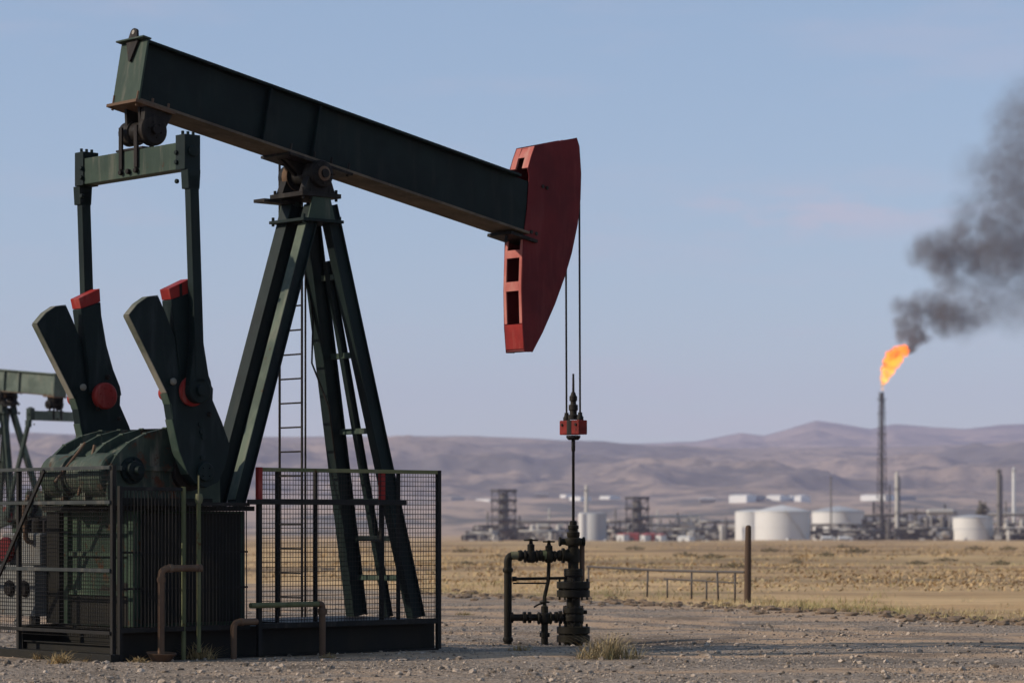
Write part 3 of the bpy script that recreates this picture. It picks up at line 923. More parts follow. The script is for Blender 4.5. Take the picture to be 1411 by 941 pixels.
    m.box(b3(L + .0, 0, -dep / 2 - .055), (.52, .52, .045), RM)
    m.tube(b3(L - .2, .1, -dep / 2 - .04), b3(L - .2, .1, -dep / 2 - .17), .025, 8)
    m.build('head_hinge', IRON, head, .003)
    m = MB()
    for l, u in ((.28, .36), (.36, .36), (.18, -.34), (.28, -.34)):
        q = bp(L + l - .02, u); MB().disc((q[0], -.201, q[1]), (0, -1, 0), .028, .02, 8).build('bolt', IRON, head)
    # ---- bridle, carrier and polished rod
    if well:
        ws = PJ(790, 600, 0)[0]
        smax = max(p[0] for p in hh) + .012
        zb = PJ(790, 580, 0)[1]
        arc = [hh[i] for i in range(1, 11)]
        for t in (.145, -.145):
            path = [Vector((p[0] + .014, -t, p[1])) for p in arc[:3]]
            path.append(Vector((smax, -t, arc[3][1])))
            path.append(Vector((ws, -t, zb)))
            MB().sweep(path, .0145, 8).build('bridle_cable', IRON, root)
        zr = PJ(790, 589, 0)[1]
        m = MB().box((ws, 0, zr), (.17, .42, .21))
        car = m.build('carrier_bar', REDC, root, .012)
        m = MB().box((ws, 0, zr), (.178, .10, .214)); m.build('clamp_block', IRON, car, .004)
        m = MB()
        for t in (.145, -.145):
            m.lathe([(.05, .105), (.05, .15), (.035, .17), (.03, .22)], (ws, -t, zr), (0, 0, 1), 12)
            for s in (-1, 1):
                m.disc((ws + s * .084, -t + .0, zr + .04), (s, 0, 0), .02, .02, 8)
        z = lambda Y: PJ(790, Y, 0)[1]
        pf = [(605, 5), (603, 9), (601, 10), (600, 10)]
        m.lathe([(r / 94, z(Y)) for Y, r in reversed([(600, 10), (603, 10), (606, 7)])][::1], (ws, 0, 0), (0, 0, 1), 14)
        m.lathe([(r / 94, z(Y)) for Y, r in ((578, 7.5), (572, 7.5), (571, 5), (566, 5), (565, 6.5), (558, 6.5), (557, 4), (553, 4), (552, 5.5), (546, 5.5), (545, 4), (541, 3), (540, 1.8), (515, 1.4))], (ws, 0, 0), (0, 0, 1), 14)
        m.build('rod_clamp', IRON, car, .003)
        m = MB().lathe([(.021, z(722)), (.021, z(622)), (.028, z(621)), (.028, z(600))], (ws, 0, 0), (0, 0, 1), 12)
        m.build('polished_rod', IRON, root)
    return dict(ps0=ps0, ps1=ps1, s1=s1)


pj = empty('pumpjack', (P0X, D0, 0), TH, 'large dark green oil pump jack with red horse head over the wellhead', 'pump jack')
info = pumpjack(pj)
p2 = (9 - HX) * 104 / F
pk = empty('pumpjack', (p2, 104, gz(p2, 104)), R(139), 'distant green pump jack behind the fence at the left edge', 'pump jack')
pumpjack(pk, R(15.5), R(-120), False)
PALEG = paint('sunlit_green_paint', (.12, .145, .12, 1), (.07, .09, .075, 1), .4, .4, .7)  # paler copy of the green puts sunlight into the far beam's paint
MIDG = paint('faded_dark_green_paint', (.035, .05, .043, 1), (.025, .035, .03, 1), .4, .3, .7)
def refinish(o):
    if o.type == 'MESH' and o.data.materials[0] in (GREEN, GREENW, GREENC):
        o.data.materials[0] = PALEG if o.name.split('.')[0] in ('walking_beam', 'end_plate', 'web_stiffener', 'equalizer') else MIDG
    for c in o.children: refinish(c)
refinish(pk)


# ------------------------------------------------------------------ guards (in the pump jack's frame, but things of their own)
def frame_guard(name, lab, rz=TH):
    return empty(name, (P0X, D0, 0), rz, lab, 'guard fence')


def mesh_panel(m, p, u, w, h, dv, dh, r=.004):
    """wires over the rectangle p + u*[0,w] + z*[0,h]"""
    p = Vector(p); u = Vector(u)
    n = max(1, round(w / dv)); k = max(1, round(h / dh))
    off = Vector((u.y, -u.x, 0)) * r * 1.6
    rng = random.Random(int(w * 1000))
    for i in range(n + 1):
        q = p + u * (w * i / n)
        j = u * rng.uniform(-.006, .006)
        m.wire(q + j, q - j + Vector((0, 0, h)), r)
    for i in range(k + 1):
        q = p + Vector((0, 0, h * i / k)) + off
        m.wire(q, q + u * w, r)


GT = 1.17
# right mesh guard
sa, sb = PJ(357, 750, GT)[0], PJ(604, 750, GT)[0]
zt = PJ(480, 646, GT)[1]; zb = PJ(480, 858, GT)[1]; zm = PJ(480, 692, GT)[1]
g = frame_guard('mesh_guard', 'black wire mesh guard with two red topped posts right of the bar guard')
sr = PJ(528, 750, GT)[0]; sx = PJ(556, 700, GT)[0]
for s, mt in ((sa, GUARD), (sb, GUARD)):
    MB().bb(s - .03, s + .03, -GT - .03, -GT + .03, .02, zt if mt is None else zt).build('post', mt, g, .004)
MB().bb(sa - .034, sa + .034, -GT - .034, -GT + .034, zm + .03, zt + .004).build('post_sleeve', REDB, g, .004)
MB().bb(sr - .028, sr + .028, -GT + .005, -GT + .06, zb, zt - .04).build('post', GUARD, g, .004)
MB().bb(sr - .034, sr + .034, -GT - .004, -GT + .066, zm + .03, zt - .03).build('post_sleeve', REDB, g, .004)
MB().bb(sa + .035, sb - .03, -GT - .024, -GT + .024, zt - .05, zt).build('top_rail', YGREEN, g, .004)
MB().bb(PJ(338, 700, GT)[0], sx, -GT - .07, -GT - .032, zm - .035, zm + .03).build('middle_rail', GUARD, g, .004)
MB().bb(sa + .035, sb - .032, -GT - .028, -GT + .028, zb - .04, zb + .03).build('bottom_rail', GUARD, g, .004)
m = MB()
for X in (385, 438, 552):
    s = PJ(X, 750, GT)[0]; m.bb(s - .02, s + .02, -GT + .028, -GT + .07, zb + .03, zt - .05)
m.build('stay', GUARD, g)
m = MB(); mesh_panel(m, (sa + .03, -GT, zb), (1, 0, 0), sb - sa - .06, zt - zb - .03, .047, .062, .0042)
m.build('wire_mesh', GUARD, g)

# bar guard between the mesh guard and rear fence
sa0, sm_, sc_ = PJ(165, 750, GT)[0], PJ(253, 750, GT)[0], PJ(343, 750, GT)[0]
zt1, zt2, zb1 = PJ(210, 671, GT)[1], PJ(300, 692, GT)[1], PJ(250, 866, GT)[1]
g = frame_guard('bar_guard', 'dark guard of close vertical bars below the near crank')
MB().bb(sa0, sm_ - .03, -GT - .022, -GT + .022, zt1 - .045, zt1).build('top_rail', GUARD, g, .003)
MB().bb(sm_ + .035, sc_, -GT - .022, -GT + .022, zt2 - .045, zt2).build('top_rail', GUARD, g, .003)
MB().bb(sa0, sc_, -GT - .028, -GT + .028, zb1 - .03, zb1 + .03).build('bottom_rail', GUARD, g, .003)
MB().tube((sm_, -GT, .0), (sm_, -GT, zt1 + .01), .03, 12).build('post', YGREEN, g)
MB().bb(sa0 - .02, sa0 + .025, -GT - .03, -GT + .03, .0, zt1 + .01).build('post', GUARD, g, .003)
m = MB()
rng = random.Random(4)
s = sa0 + .06
while s < sc_:
    j = rng.uniform(-.008, .008)
    m.tube((s + j, -GT, zb1), (s, -GT, (zt1 if s < sm_ else zt2) - .02), .0075, 6); s += .052
for z in (.9, 1.35):
    m.bb(sa0, sc_, -GT + .02, -GT + .03, z - .012, z + .012)
m.build('bar_panel', GUARD, g)

# rear mesh fence, across the back of the unit
sf = -3.84
g = frame_guard('mesh_fence', 'tall wire mesh fence with diagonal brace at the rear left of the pump jack')
zf = 2.42; t1 = 1.09; t0 = -2.6
for t in (t1, -1.05, t0):
    MB().bb(sf - .028, sf + .028, -t - .028, -t + .028, 0, zf + .005).build('post', GUARD, g, .004)
FRAME = paint('grey_fence_rail', (.045, .05, .05, 1), (.03, .034, .034, 1), .3, .3, .6)
for z, mt in ((zf - .022, FRAME), (1.97, FRAME), (1.13, FRAME), (.36, GUARD)):
    MB().bb(sf - .055, sf - .03, -t1, -t0, z - .022, z + .022).build('rail', mt, g, .003)
MB().bar((sf - .07, 2.0 - .35, .75), (sf - .07, .35, 2.38), .03, .05).build('diagonal_brace', GUARD, g)
m = MB(); mesh_panel(m, (sf, -t1, .30), (0, 1, 0), t1 - t0, zf - .32, .05, .05, .0036)
m.build('wire_mesh', GUARD, g)
m = MB().bb(sf - .1, sf + .1, -t1 - .1, -t0, -.02, .10)
m.build('base_beam', OILY, g, .005)

# ------------------------------------------------------------------ pipes round the guards
GP = 1.32
def pjthing(name, lab, cat): return empty(name, (P0X, D0, 0), TH, lab, cat)
def P3(X, Y, t=GP):
    s, z = PJ(X, Y, t); return Vector((s, -t, z))
r_ = pjthing('riser_pipe', 'rusty inverted L pipe standing in front of the bar guard', 'pipe')
a, b, c = P3(222, 897), P3(222, 783), P3(274, 783)
a.z = -.02
c.z = b.z
MB().sweep([a, b, c], .042, 12, .10).build('bent_pipe', RUSTY, r_)
m = MB()
for p, d_ in ((b + Vector((0, 0, -.14)), (0, 0, 1)), (b + Vector((.14, 0, 0)), (1, 0, 0)), (c, (1, 0, 0))):
    m.lathe([(.052, -.03), (.055, 0), (.052, .03)], p, d_, 12)
m.build('coupling', RUSTY, r_)
k0, k1 = P3(274, 872), P3(274, 690)
m = MB().tube((k0.x, k0.y, .1), (k1.x, k1.y, k1.z), .026, 10); m.lathe([(.04, -.06), (.055, 0), (.04, .06)], (k1.x, k1.y, k1.z + .03), (0, 0, 1), 10)
m.tube((k1.x, k1.y, k1.z + .08), (k1.x, k1.y, k1.z + .32), .012, 8)
m.build('standpipe', YGREEN, r_)
a, b, c = P3(322, 906), P3(322, 857), P3(352, 857); a.z = -.03; c.z = b.z
m = MB().sweep([a, b, c + Vector((.02, 0, 0))], .04, 12, .08)
m.lathe([(.05, -.025), (.05, .025)], b + Vector((.12, 0, 0)), (1, 0, 0), 12)
o = tag(m.build('drain_pipe', RUSTY), 'low rusty bent pipe at the left foot of the mesh guard', 'pipe')
o.location = (P0X, D0, 0); o.rotation_euler = (0, 0, TH)
r_ = pjthing('flow_pipe', 'mossy pipe bending down to the ground before the mesh guard', 'pipe')
a, b, c = P3(345, 834, 1.3), P3(440, 834, 1.3), P3(440, 906, 1.3); b.z = a.z; c.x = b.x; c.z = -.03
MB().sweep([a, b], .036, 12).build('upper_run', YGREEN, r_)
m = MB().sweep([b + Vector((-.02, 0, 0)), b + Vector((.05, 0, 0)), c + Vector((.05, 0, 0))], .042, 12, .05)
m.lathe([(.055, -.04), (.06, 0), (.055, .04)], b + Vector((.05, 0, -.1)), (0, 0, 1), 12)
m.build('down_pipe', RUSTY, r_)
q = P3(222, 905, 1.34)
m = MB().lathe([(.11, 0), (.18, .10), (.19, .11), (.17, .112), (.10, .02)], (0, 0, 0), (0, 0, 1), 14)
o = m.build('drip_pan', RUSTY); o.parent = None
o.matrix_world = Matrix.Translation((P0X, D0, 0)) @ Matrix.Rotation(TH, 4, 'Z') @ Matrix.Translation((q.x, q.y, .0)) @ Matrix.Rotation(R(5), 4, 'X')
tag(o, 'dented rusty pan on the ground under the inverted L pipe', 'pan')

# ------------------------------------------------------------------ grey motor control box and engine inside the rear fence
e = pjthing('control_box', 'grey steel control box with two round dials behind the rear mesh fence', 'control box')
bs, bt0, bt1 = -3.45, -1.30, -2.4
m = MB().bb(bs, bs + .7, -bt0, -bt1, .50, 1.12); m.build('cabinet', GREYBOX, e, .01)
MB().bb(bs - .03, bs + .73, -bt0 - .03, -bt1 + .03, 1.122, 1.16).build('lid', GREYBOX, e, .006)
for y in (-bt0 + .22, -bt0 + .58):
    m = MB().lathe([(.10, 0), (.11, .02), (.09, .05)], (bs - .003, y, .86), (-1, 0, 0), 20); m.build('dial', IRON, e)
for y in (-bt0 + .05, -bt1 - .05):
    for x in (bs + .06, bs + .64): MB().bb(x - .035, x + .035, y - .035, y + .035, 0, .498).build('leg', GUARD, e)
m = MB().sweep([(bs - .02, -bt0 + .3, .52), (bs - .1, -bt0 + .3, .42), (bs - .1, -bt0 + .1, .30), (bs - .05, -bt0 - .05, .28)], .03, 8); m.build('conduit', GREYBOX, e)
e = pjthing('engine', 'grime covered grey engine on top of the control box', 'engine')
zz = 1.163
MB().bb(bs + .1, bs + .6, -bt0 + .02, -bt0 + .95, zz, zz + .42).build('engine_block', GREYBOX, e, .03)
m = MB()
for y in (.15, .42, .69): m.lathe([(.11, 0), (.11, .16), (.09, .18)], (bs + .35, -bt0 + y, zz + .42), (0, 0, 1), 16)
m.build('cylinder_head', IRON, e)
m = MB().sweep([(bs + .08, -bt0 + .2, zz + .3), (bs, -bt0 + .2, zz + .32), (bs, -bt0 + .25, zz + .75), (bs + .1, -bt0 + .25, zz + .95)], .035, 10, .06); m.build('exhaust_pipe', RUSTY, e)
m = MB().lathe([(.15, 0), (.17, .02), (.17, .06), (.15, .08)], (bs + .06, -bt0 + .72, zz + .2), (-1, 0, 0), 24); m.build('flywheel', RED, e)

# ------------------------------------------------------------------ wellhead
wd = 41.72
wroot = empty('wellhead', (WELLP.x, wd, 0), R(8), 'dark oily wellhead with flanges and side valves under the horse head', 'wellhead')
wx = lambda X: (X - 790) * wd / F
wz = lambda Y: H + (HY - Y) * wd / F
def wp(X, Y, y=0): return Vector((wx(X), y, wz(Y)))
pxm = wd / F
def stack(lst): return [(r * pxm, wz(Y)) for Y, r in lst]
zbase = wz(900)
m = MB().lathe(stack([(905, 14), (885, 13), (884, 23), (875, 23), (874, 20), (873, 20), (872, 23), (863, 23), (862, 12), (857, 12)]), (0, 0, 0), n=24)
m.bolts((0, 0, wz(888)), (0, 0, 1), 19.5 * pxm, 10, .018, 29 * pxm)
m.build('casing_head', WELL, wroot, .004)
m = MB().lathe(stack([(857, 12), (855, 14.5), (848, 14.5), (847, 13), (845, 13), (844, 14.5), (837, 14.5), (836, 9.5), (823, 9.5), (822, 23), (813, 23), (812, 19), (811, 19), (810, 23), (801, 23), (800, 10.5), (794, 10.5), (793, 13), (788, 13)]), (0, 0, 0), n=24)
m.bolts((0, 0, wz(826)), (0, 0, 1), 20 * pxm, 10, .017, 29 * pxm)
m.bolts((0, 0, wz(859)), (0, 0, 1), 13 * pxm, 8, .012, 25 * pxm)
m.tube(wp(800, 843), wp(809, 843), .03, 8)
m.build('tubing_spool', WELL, wroot, .004)
m = MB().lathe(stack([(788, 13), (784, 13), (783, 7.4), (775, 7.4), (774, 8.6), (756, 8.6), (755, 7.4), (752, 7.4), (751, 11), (747, 12.5), (742, 12), (740, 8)]), (0, 0, 0), n=22)
m.lathe([(9 * pxm, 0), (8 * pxm, 12 * pxm), (10.5 * pxm, 12.5 * pxm), (10.5 * pxm, 16 * pxm)], wp(790, 765), (-1, 0, 0), 14)
m.lathe([(4.5 * pxm, 10 * pxm), (4.5 * pxm, 17 * pxm), (6.5 * pxm, 17 * pxm), (6.5 * pxm, 20 * pxm)], wp(790, 746), (-1, 0, 0), 12)
m.lathe([(5 * pxm, 0), (5 * pxm, 13 * pxm), (6.5 * pxm, 13 * pxm), (6.5 * pxm, 16 * pxm)], wp(790, 746), (1, 0, 0), 14)
m.bolts((0, 0, wz(794)), (0, 0, 1), 11.5 * pxm, 8, .012, 11 * pxm)
m.build('pumping_tee', WELL, wroot, .004)
m = MB().lathe(stack([(740, 8), (738, 9), (733, 9), (732, 6.5), (729, 6.5), (728, 7.5), (724, 7.5), (723, 5), (718, 5), (717, 3)]), (0, 0, 0), n=18)
m.build('stuffing_box', WELL, wroot, .003)
# flow line
m = MB().sweep([wp(699, 900, .0), wp(699, 765), wp(780, 765)], 5.4 * pxm, 14, .09)
for X in (716, 744, 771):
    m.lathe([(7 * pxm, -3 * pxm), (8 * pxm, 0), (7 * pxm, 3 * pxm)], wp(X, 765), (1, 0, 0), 14)
for Y in (785, 880):
    m.lathe([(6.6 * pxm, -3 * pxm), (7.4 * pxm, 0), (6.6 * pxm, 3 * pxm)], wp(699, Y), (0, 0, 1), 14)
m.build('flow_line', WELL, wroot)
MB().tube(wp(703, 765), wp(717, 765), 5.7 * pxm, 14).build('paint_band', YGREEN, wroot)
MB().tube(wp(747, 765), wp(752, 765), 7.6 * pxm, 14).build('paint_band', YGREEN, wroot)
m = MB().sweep([wp(702, 850), wp(790, 850)], 5 * pxm, 12)
for X, r in ((704, 7.5), (722, 8), (729, 8), (766, 8), (772, 9)):
    m.lathe([(r * pxm, -2 * pxm), (r * pxm, 2 * pxm)], wp(X, 850), (1, 0, 0), 14)
m.build('lower_branch', WELL, wroot)
def valve(X, Yc, Yt, r, nm='valve', hw=9):
    m = MB().lathe([(4 * pxm, -9 * pxm), (r * pxm, -6 * pxm), (r * 1.15 * pxm, 0), (r * pxm, 6 * pxm), (5 * pxm, 8 * pxm), (5 * pxm, (Yc - Yt - 6) * pxm), (3 * pxm, (Yc - Yt - 5) * pxm), (2 * pxm, (Yc - Yt) * pxm)], wp(X, Yc), (0, 0, 1), 14)
    m.lathe([(r * .9 * pxm, -10 * pxm), (r * 1.1 * pxm, -9 * pxm), (r * 1.1 * pxm, -7 * pxm), (r * .8 * pxm, -6.5 * pxm), (r * .8 * pxm, 6.5 * pxm), (r * 1.1 * pxm, 7 * pxm), (r * 1.1 * pxm, 9 * pxm), (r * .9 * pxm, 10 * pxm)], wp(X, Yc), (1, 0, 0), 14)
    v = m.build(nm, WELL, wroot, .003)
    m = MB(); c = wp(X, Yt)
    n = 20
    m.sweep([c + Vector((math.cos(2 * math.pi * k / n) * hw * pxm, math.sin(2 * math.pi * k / n) * hw * pxm, 0)) for k in range(n + 1)], 1.2 * pxm, 6)
    for k in range(4):
        a = math.pi * k / 2 + .4; m.wire(c, c + Vector((math.cos(a), math.sin(a), 0)) * hw * pxm, .9 * pxm)
    m.lathe([(2.2 * pxm, -2 * pxm), (2.2 * pxm, 2 * pxm)], c, (0, 0, 1), 8)
    m.build('handwheel', WELL, v)
valve(731, 766, 744, 8, hw=9); valve(756, 766, 746, 7, hw=7.5)
valve(750, 851, 829, 8, hw=6)
m = MB().sweep([wp(756, 775), wp(755, 800), wp(750, 822), wp(750, 832)], 2.6 * pxm, 8)
m.sweep([wp(750, 858), wp(750, 892)], 5 * pxm, 10)
m.lathe([(7 * pxm, -3 * pxm), (7 * pxm, 3 * pxm)], wp(750, 874), (0, 0, 1), 12)
m.sweep([wp(706, 797), wp(780, 796)], 2 * pxm, 8)
m.sweep([wp(706, 803), wp(756, 803)], 1.2 * pxm, 6)
m.lathe([(3.4 * pxm, -3 * pxm), (3.4 * pxm, 3 * pxm)], wp(708, 797), (1, 0, 0), 8)
m.sweep([wp(735, 836), wp(742, 832), wp(750, 830)], 1.3 * pxm, 6)
m.build('bleed_line', WELL, wroot)
MB().sweep([wp(794, 746, .05), wp(803, 746, .05), wp(803, 800, .05)], 3.6 * pxm, 10, .05).build('side_pipe', RUSTY, wroot)


# ------------------------------------------------------------------ gate, post
def gpt(X, Y, d): return W(X, Y, d)
dp = 61.7
px_ = (1030 - HX) * dp / F
o = MB().lathe([(.075, -.1), (.078, .4), (.066, 1.62), (.058, 1.66), (.02, 1.68)], (0, 0, 0), n=12).build('fence_post', WOODP)
o.location = (px_, dp, gz(px_, dp)); o.rotation_euler = (0, R(.6), 0)
tag(o, 'tall brown wooden post at the right end of the pipe barrier', 'post')
xl, dl = (809 - HX) * 70 / F, 70.0
g = empty('pipe_barrier', (px_, dp, gz(px_, dp)), 0, 'low bent grey pipe barrier at the edge of the field behind the wellhead', 'barrier')
A = Vector((-.06, 0, .66)); B = Vector((xl - px_, dl - dp, .66)); dirv = (B - A).normalized()
m = MB(); m.sweep([A + (B - A) * f + Vector((0, 0, -.03 * math.sin(math.pi * f))) for f in (0, .1, .25, .4, .55, .7, .85, 1)], .028, 8)
m.build('top_rail', STEELG, g)
for f, lean in ((.055, .0), (.15, -.03), (.31, 0), (.59, .02), (.99, 0)):
    p = A + (B - A) * f; m = MB().tube((p.x, p.y, -.05), (p.x + lean, p.y, .65), .022, 8); m.build('upright', STEELG, g)
m = MB().sweep([A + (B - A) * .04 + Vector((0, 0, -.24)), A + (B - A) * .48 + Vector((0, 0, -.22))], .018, 6); m.build('lower_rail', STEELG, g)
for f in (.22, .46):
    p = A + (B - A) * f; MB().tube((p.x, p.y, -.05), (p.x, p.y, .43), .02, 8).build('short_upright', STEELG, g)


# ------------------------------------------------------------------ field shrubs
def shrub_mesh(seed):
    rng = np.random.default_rng(seed); V = []; Fc = []
    for i in range(240):
        p = rng.normal(0, 1, 3); p /= np.linalg.norm(p); p *= rng.random() ** .4
        c = np.array([p[0] * 1.0, p[1] * .9, .45 + p[2] * .42 + .08 * math.sin(p[0] * 5 + seed)])
        a = rng.normal(0, 1, 3); a /= np.linalg.norm(a); b = np.cross(a, rng.normal(0, 1, 3)); b /= np.linalg.norm(b)
        s = rng.uniform(.05, .12); o = len(V)
        V += [c - a * s, c + b * s * .6, c + a * s, c - b * s * .6]; Fc.append((o, o + 1, o + 2, o + 3))
    return V, Fc
V, Fc = shrub_mesh(2)
proto = np_mesh('field_shrub', V, Fc, LEAF)
rng = random.Random(21)
spots = [(690, 768), (940, 770), (905, 778), (1100, 776), (1135, 771), (1165, 757), (1185, 765), (1230, 768), (1260, 778), (1300, 774), (1340, 762), (1380, 781), (1395, 760), (640, 764), (1060, 764), (870, 763), (985, 772), (1010, 785), (860, 790), (645, 782)]
fd = lambda Y: float(np.interp(-Y, [-824.5, -788.6, -770, -765, -758, -751, -748, -746], [65, 100, 150, 200, 300, 600, 1000, 1450]))
for i, (X, Y) in enumerate(spots):
    o = proto if i == 0 else proto.copy()
    if i: COL.objects.link(o)
    d = fd(Y); x = (X + rng.uniform(-6, 6) - HX) * d / F
    k = min(2.2, d / 150) * rng.uniform(.35, .6)
    o.location = (x, d, gz(x, d) - .05); o.scale = (k * rng.uniform(.9, 1.6), k, k * rng.uniform(.5, .8)); o.rotation_euler = (0, 0, rng.uniform(-.3, .3))
    tag(o, 'low dark scrub bush out in the dry field before the plant', 'bush', 'scrub bushes in the dry field')


# ------------------------------------------------------------------ the plant, about 1.5 km away
DP = 1500.0
def PX(X, d=DP): return (X - HX) * d / F
def PZ_(Y, d=DP): return H + (HY - Y) * d / F


def tank(X0, X1, Ytop, Yapex, d, lab, mat=WHITE, roofmat=None, name='storage_tank', stair=True, zb=None):
    x = (PX(X0, d) + PX(X1, d)) / 2; r = (PX(X1, d) - PX(X0, d)) / 2; zg = gz(x, d) - .3 if zb is None else zb
    h = PZ_(Ytop, d) - zg; ha = PZ_(Yapex, d) - zg
    e = empty(name, (x, d, zg), 0, lab, 'tank')
    MB().lathe([(r, 0), (r, h)], (0, 0, 0), n=48).build('shell', mat, e)
    MB().lathe([(r * 1.012, h + .02), (r * 1.012, h + .35), (r * .5, h + .35 + (ha - h) * .55), (.5, ha), (.05, ha)], (0, 0, 0), n=48).build('roof', roofmat or mat, e)
    m = MB()
    for z in (h * .97, h * .5): m.lathe([(r * 1.006, z), (r * 1.012, z + .1), (r * 1.006, z + .3)], (0, 0, 0), n=48)
    m.build('girder_ring', roofmat or mat, e)
    if stair:
        m = MB(); pts = [(math.sin(a) * (r + .5), -math.cos(a) * (r + .5), h * f) for f, a in [(k / 10, .9 - k * .09) for k in range(11)]]
        m.sweep(pts, .16, 6); m.sweep([(p[0], p[1], p[2] + 1.1) for p in pts], .08, 4)
        m.build('stair', PALEP, e)
        m = MB(); n = 40
        m.sweep([(math.cos(2 * math.pi * k / n) * r * .99, math.sin(2 * math.pi * k / n) * r * .99, h + 1.4) for k in range(n + 1)], .07, 4)
        m.build('roof_railing', MIDP, e)
    return e
tank(1040, 1116, 705, 696, 1500, 'largest white storage tank with shallow conical roof')
tank(1013, 1062, 705.5, 702, 1580, 'smaller white tank tucked behind the largest tank on its left', WHITE, stair=False)
tank(1119, 1191, 705, 697, 1640, 'white tank with grey roof standing right of the largest tank', WHITE, GREYT)
tank(1313, 1368, 713, 709, 1480, 'grey white tank with curved stair near the right edge', WHITEB, GREYT)
tank(797, 809, 708, 706, 1490, 'slim white silo left of the grey silo', WHITE, stair=False, name='silo')
tank(804.5, 836, 708, 706.5, 1500, 'stout grey silo with the white chimney rising behind', GREYT, stair=False, name='silo')


def tower(X, w, Ytop, d, lab, levels, name='process_tower', mat=DARKP, brace=True, cat='tower', Yb=None):
    x = PX(X, d); zg = gz(x, d) - .2 if Yb is None else PZ_(Yb, d); h = PZ_(Ytop, d) - zg; w = w * d / F / 2
    e = empty(name, (x, d, zg), R(25), lab, cat)
    m = MB()
    for sx in (-1, 1):
        for sy in (-1, 1): m.bar((sx * w, sy * w, 0), (sx * w, sy * w, h), .5, .5)
    if brace:
        for k in range(levels):
            a, b = h * k / levels, h * (k + 1) / levels
            for s in (-1, 1):
                m.bar((-w, s * w, a), (w, s * w, b), .25, .25); m.bar((s * w, w, a), (s * w, -w, b), .25, .25)
    m.build('frame', mat, e)
    for k in range(1, levels + 1):
        z = h * k / levels
        MB().bb(-w - .7, w + .7, -w - .7, w + .7, z - .25, z).bb(-w - .7, w + .7, -w - .7, -w - .6, z, z + 1.1).bb(-w - .7, -w - .6, -w - .6, w + .7, z, z + 1.1).build('platform', mat, e)
    MB().lathe([(w * .55, 0), (w * .6, h * .3), (w * .6, h * .9), (w * .3, h * .97)], (0, 0, 0), n=18).build('vessel', MIDP, e)
    return e
tower(694, 24, 677, 1520, 'steel framed process tower at the left end of the plant', 5)
tower(878, 22, 687, 1530, 'dark decked process tower behind the red sheds', 4)


def column(X, wpx, Ytop, d, lab, mat, dark=True, Yb=None, plats=(.4, .75), name='distillation_column', cat='column'):
    x = PX(X, d); zg = gz(x, d) - .2 if Yb is None else PZ_(Yb, d); h = PZ_(Ytop, d) - zg; r = wpx * d / F / 2
    e = empty(name, (x, d, zg), 0, lab, cat)
    MB().lathe([(r * 1.25, 0), (r * 1.25, h * .12), (r, h * .15), (r, h * .96), (r * .6, h)], (0, 0, 0), n=20).build('shell', mat, e)
    for f in plats:
        MB().lathe([(r * 1.02, h * f), (r * 1.9, h * f), (r * 1.9, h * f + .2), (r * 1.02, h * f + .25)], (0, 0, 0), n=16).build('platform', DARKP, e)
    if dark:
        MB().tube((r * 1.3, -.3, 0), (r * 1.3, -.3, h * .93), r * .28, 8).build('pipe', DARKP, e)
    return e
column(808, 5, 668, 1525, 'pale slender chimney rising behind the silos', PALEP, False, name='chimney', cat='chimney', plats=(.9,))
column(1236, 5.5, 650, 1515, 'pale column with dark piping just right of the flare stack', PALEP)
column(1376.5, 6, 646, 1510, 'dark grey column left of the tall white chimney', MIDP, plats=(.5, .97))
column(1397, 4.6, 644, 1560, 'bright white chimney at the right edge of the plant', WHITE, False, name='chimney', cat='chimney', plats=(.96,))
column(1145, 2.4, 656, 1540, 'thin grey pole rising behind the tanks', MIDP, False, name='mast', cat='mast', plats=(.55, .98))

# flare stack
fx = PX(1215); fz = gz(fx, DP) - .2; fh = PZ_(541) - fz
fl = empty('flare_stack', (fx, DP, fz), R(20), 'tall dark flare stack with the burning flame on top', 'flare stack')
MB().lathe([(1.0, 0), (1.0, fh * .25), (.8, fh * .3), (.75, fh * .96), (1.15, fh * .965), (1.15, fh)], (0, 0, 0), n=18).build('stack_pipe', DARKP, fl)
m = MB(); T3 = []
for k in range(3):
    a = 2 * math.pi * k / 3; T3.append((math.cos(a), math.sin(a)))
lv = 16
for k in range(3):
    b0, b1 = 3.4, 1.7
    m.wire((T3[k][0] * b0, T3[k][1] * b0, 0), (T3[k][0] * b1, T3[k][1] * b1, fh * .95), .2)
    for i in range(lv):
        f0, f1 = i / lv, (i + 1) / lv
        r0, r1 = b0 + (b1 - b0) * f0, b0 + (b1 - b0) * f1; q = T3[(k + 1) % 3]
        m.wire((T3[k][0] * r0, T3[k][1] * r0, fh * .95 * f0), (q[0] * r1, q[1] * r1, fh * .95 * f1), .16)
        m.wire((T3[k][0] * r1, T3[k][1] * r1, fh * .95 * f1), (q[0] * r1, q[1] * r1, fh * .95 * f1), .11)
m.build('lattice', DARKP, fl)
for f in (.22, .38, .55, .72, .86, .955):
    r = 3.6 - 1.2 * f + (.3 if f > .9 else 0)
    MB().lathe([(1.1, fh * f), (r, fh * f), (r, fh * f + .3), (1.1, fh * f + .3)], (0, 0, 0), n=14).build('platform', DARKP, fl)
m = MB()
for a in (.5, 2.5, 4.4): m.tube((math.cos(a) * 1.5, math.sin(a) * 1.5, fh * .9), (math.cos(a) * 1.5, math.sin(a) * 1.5, fh + .8), .14, 6)
m.build('pilot_burner', DARKP, fl)


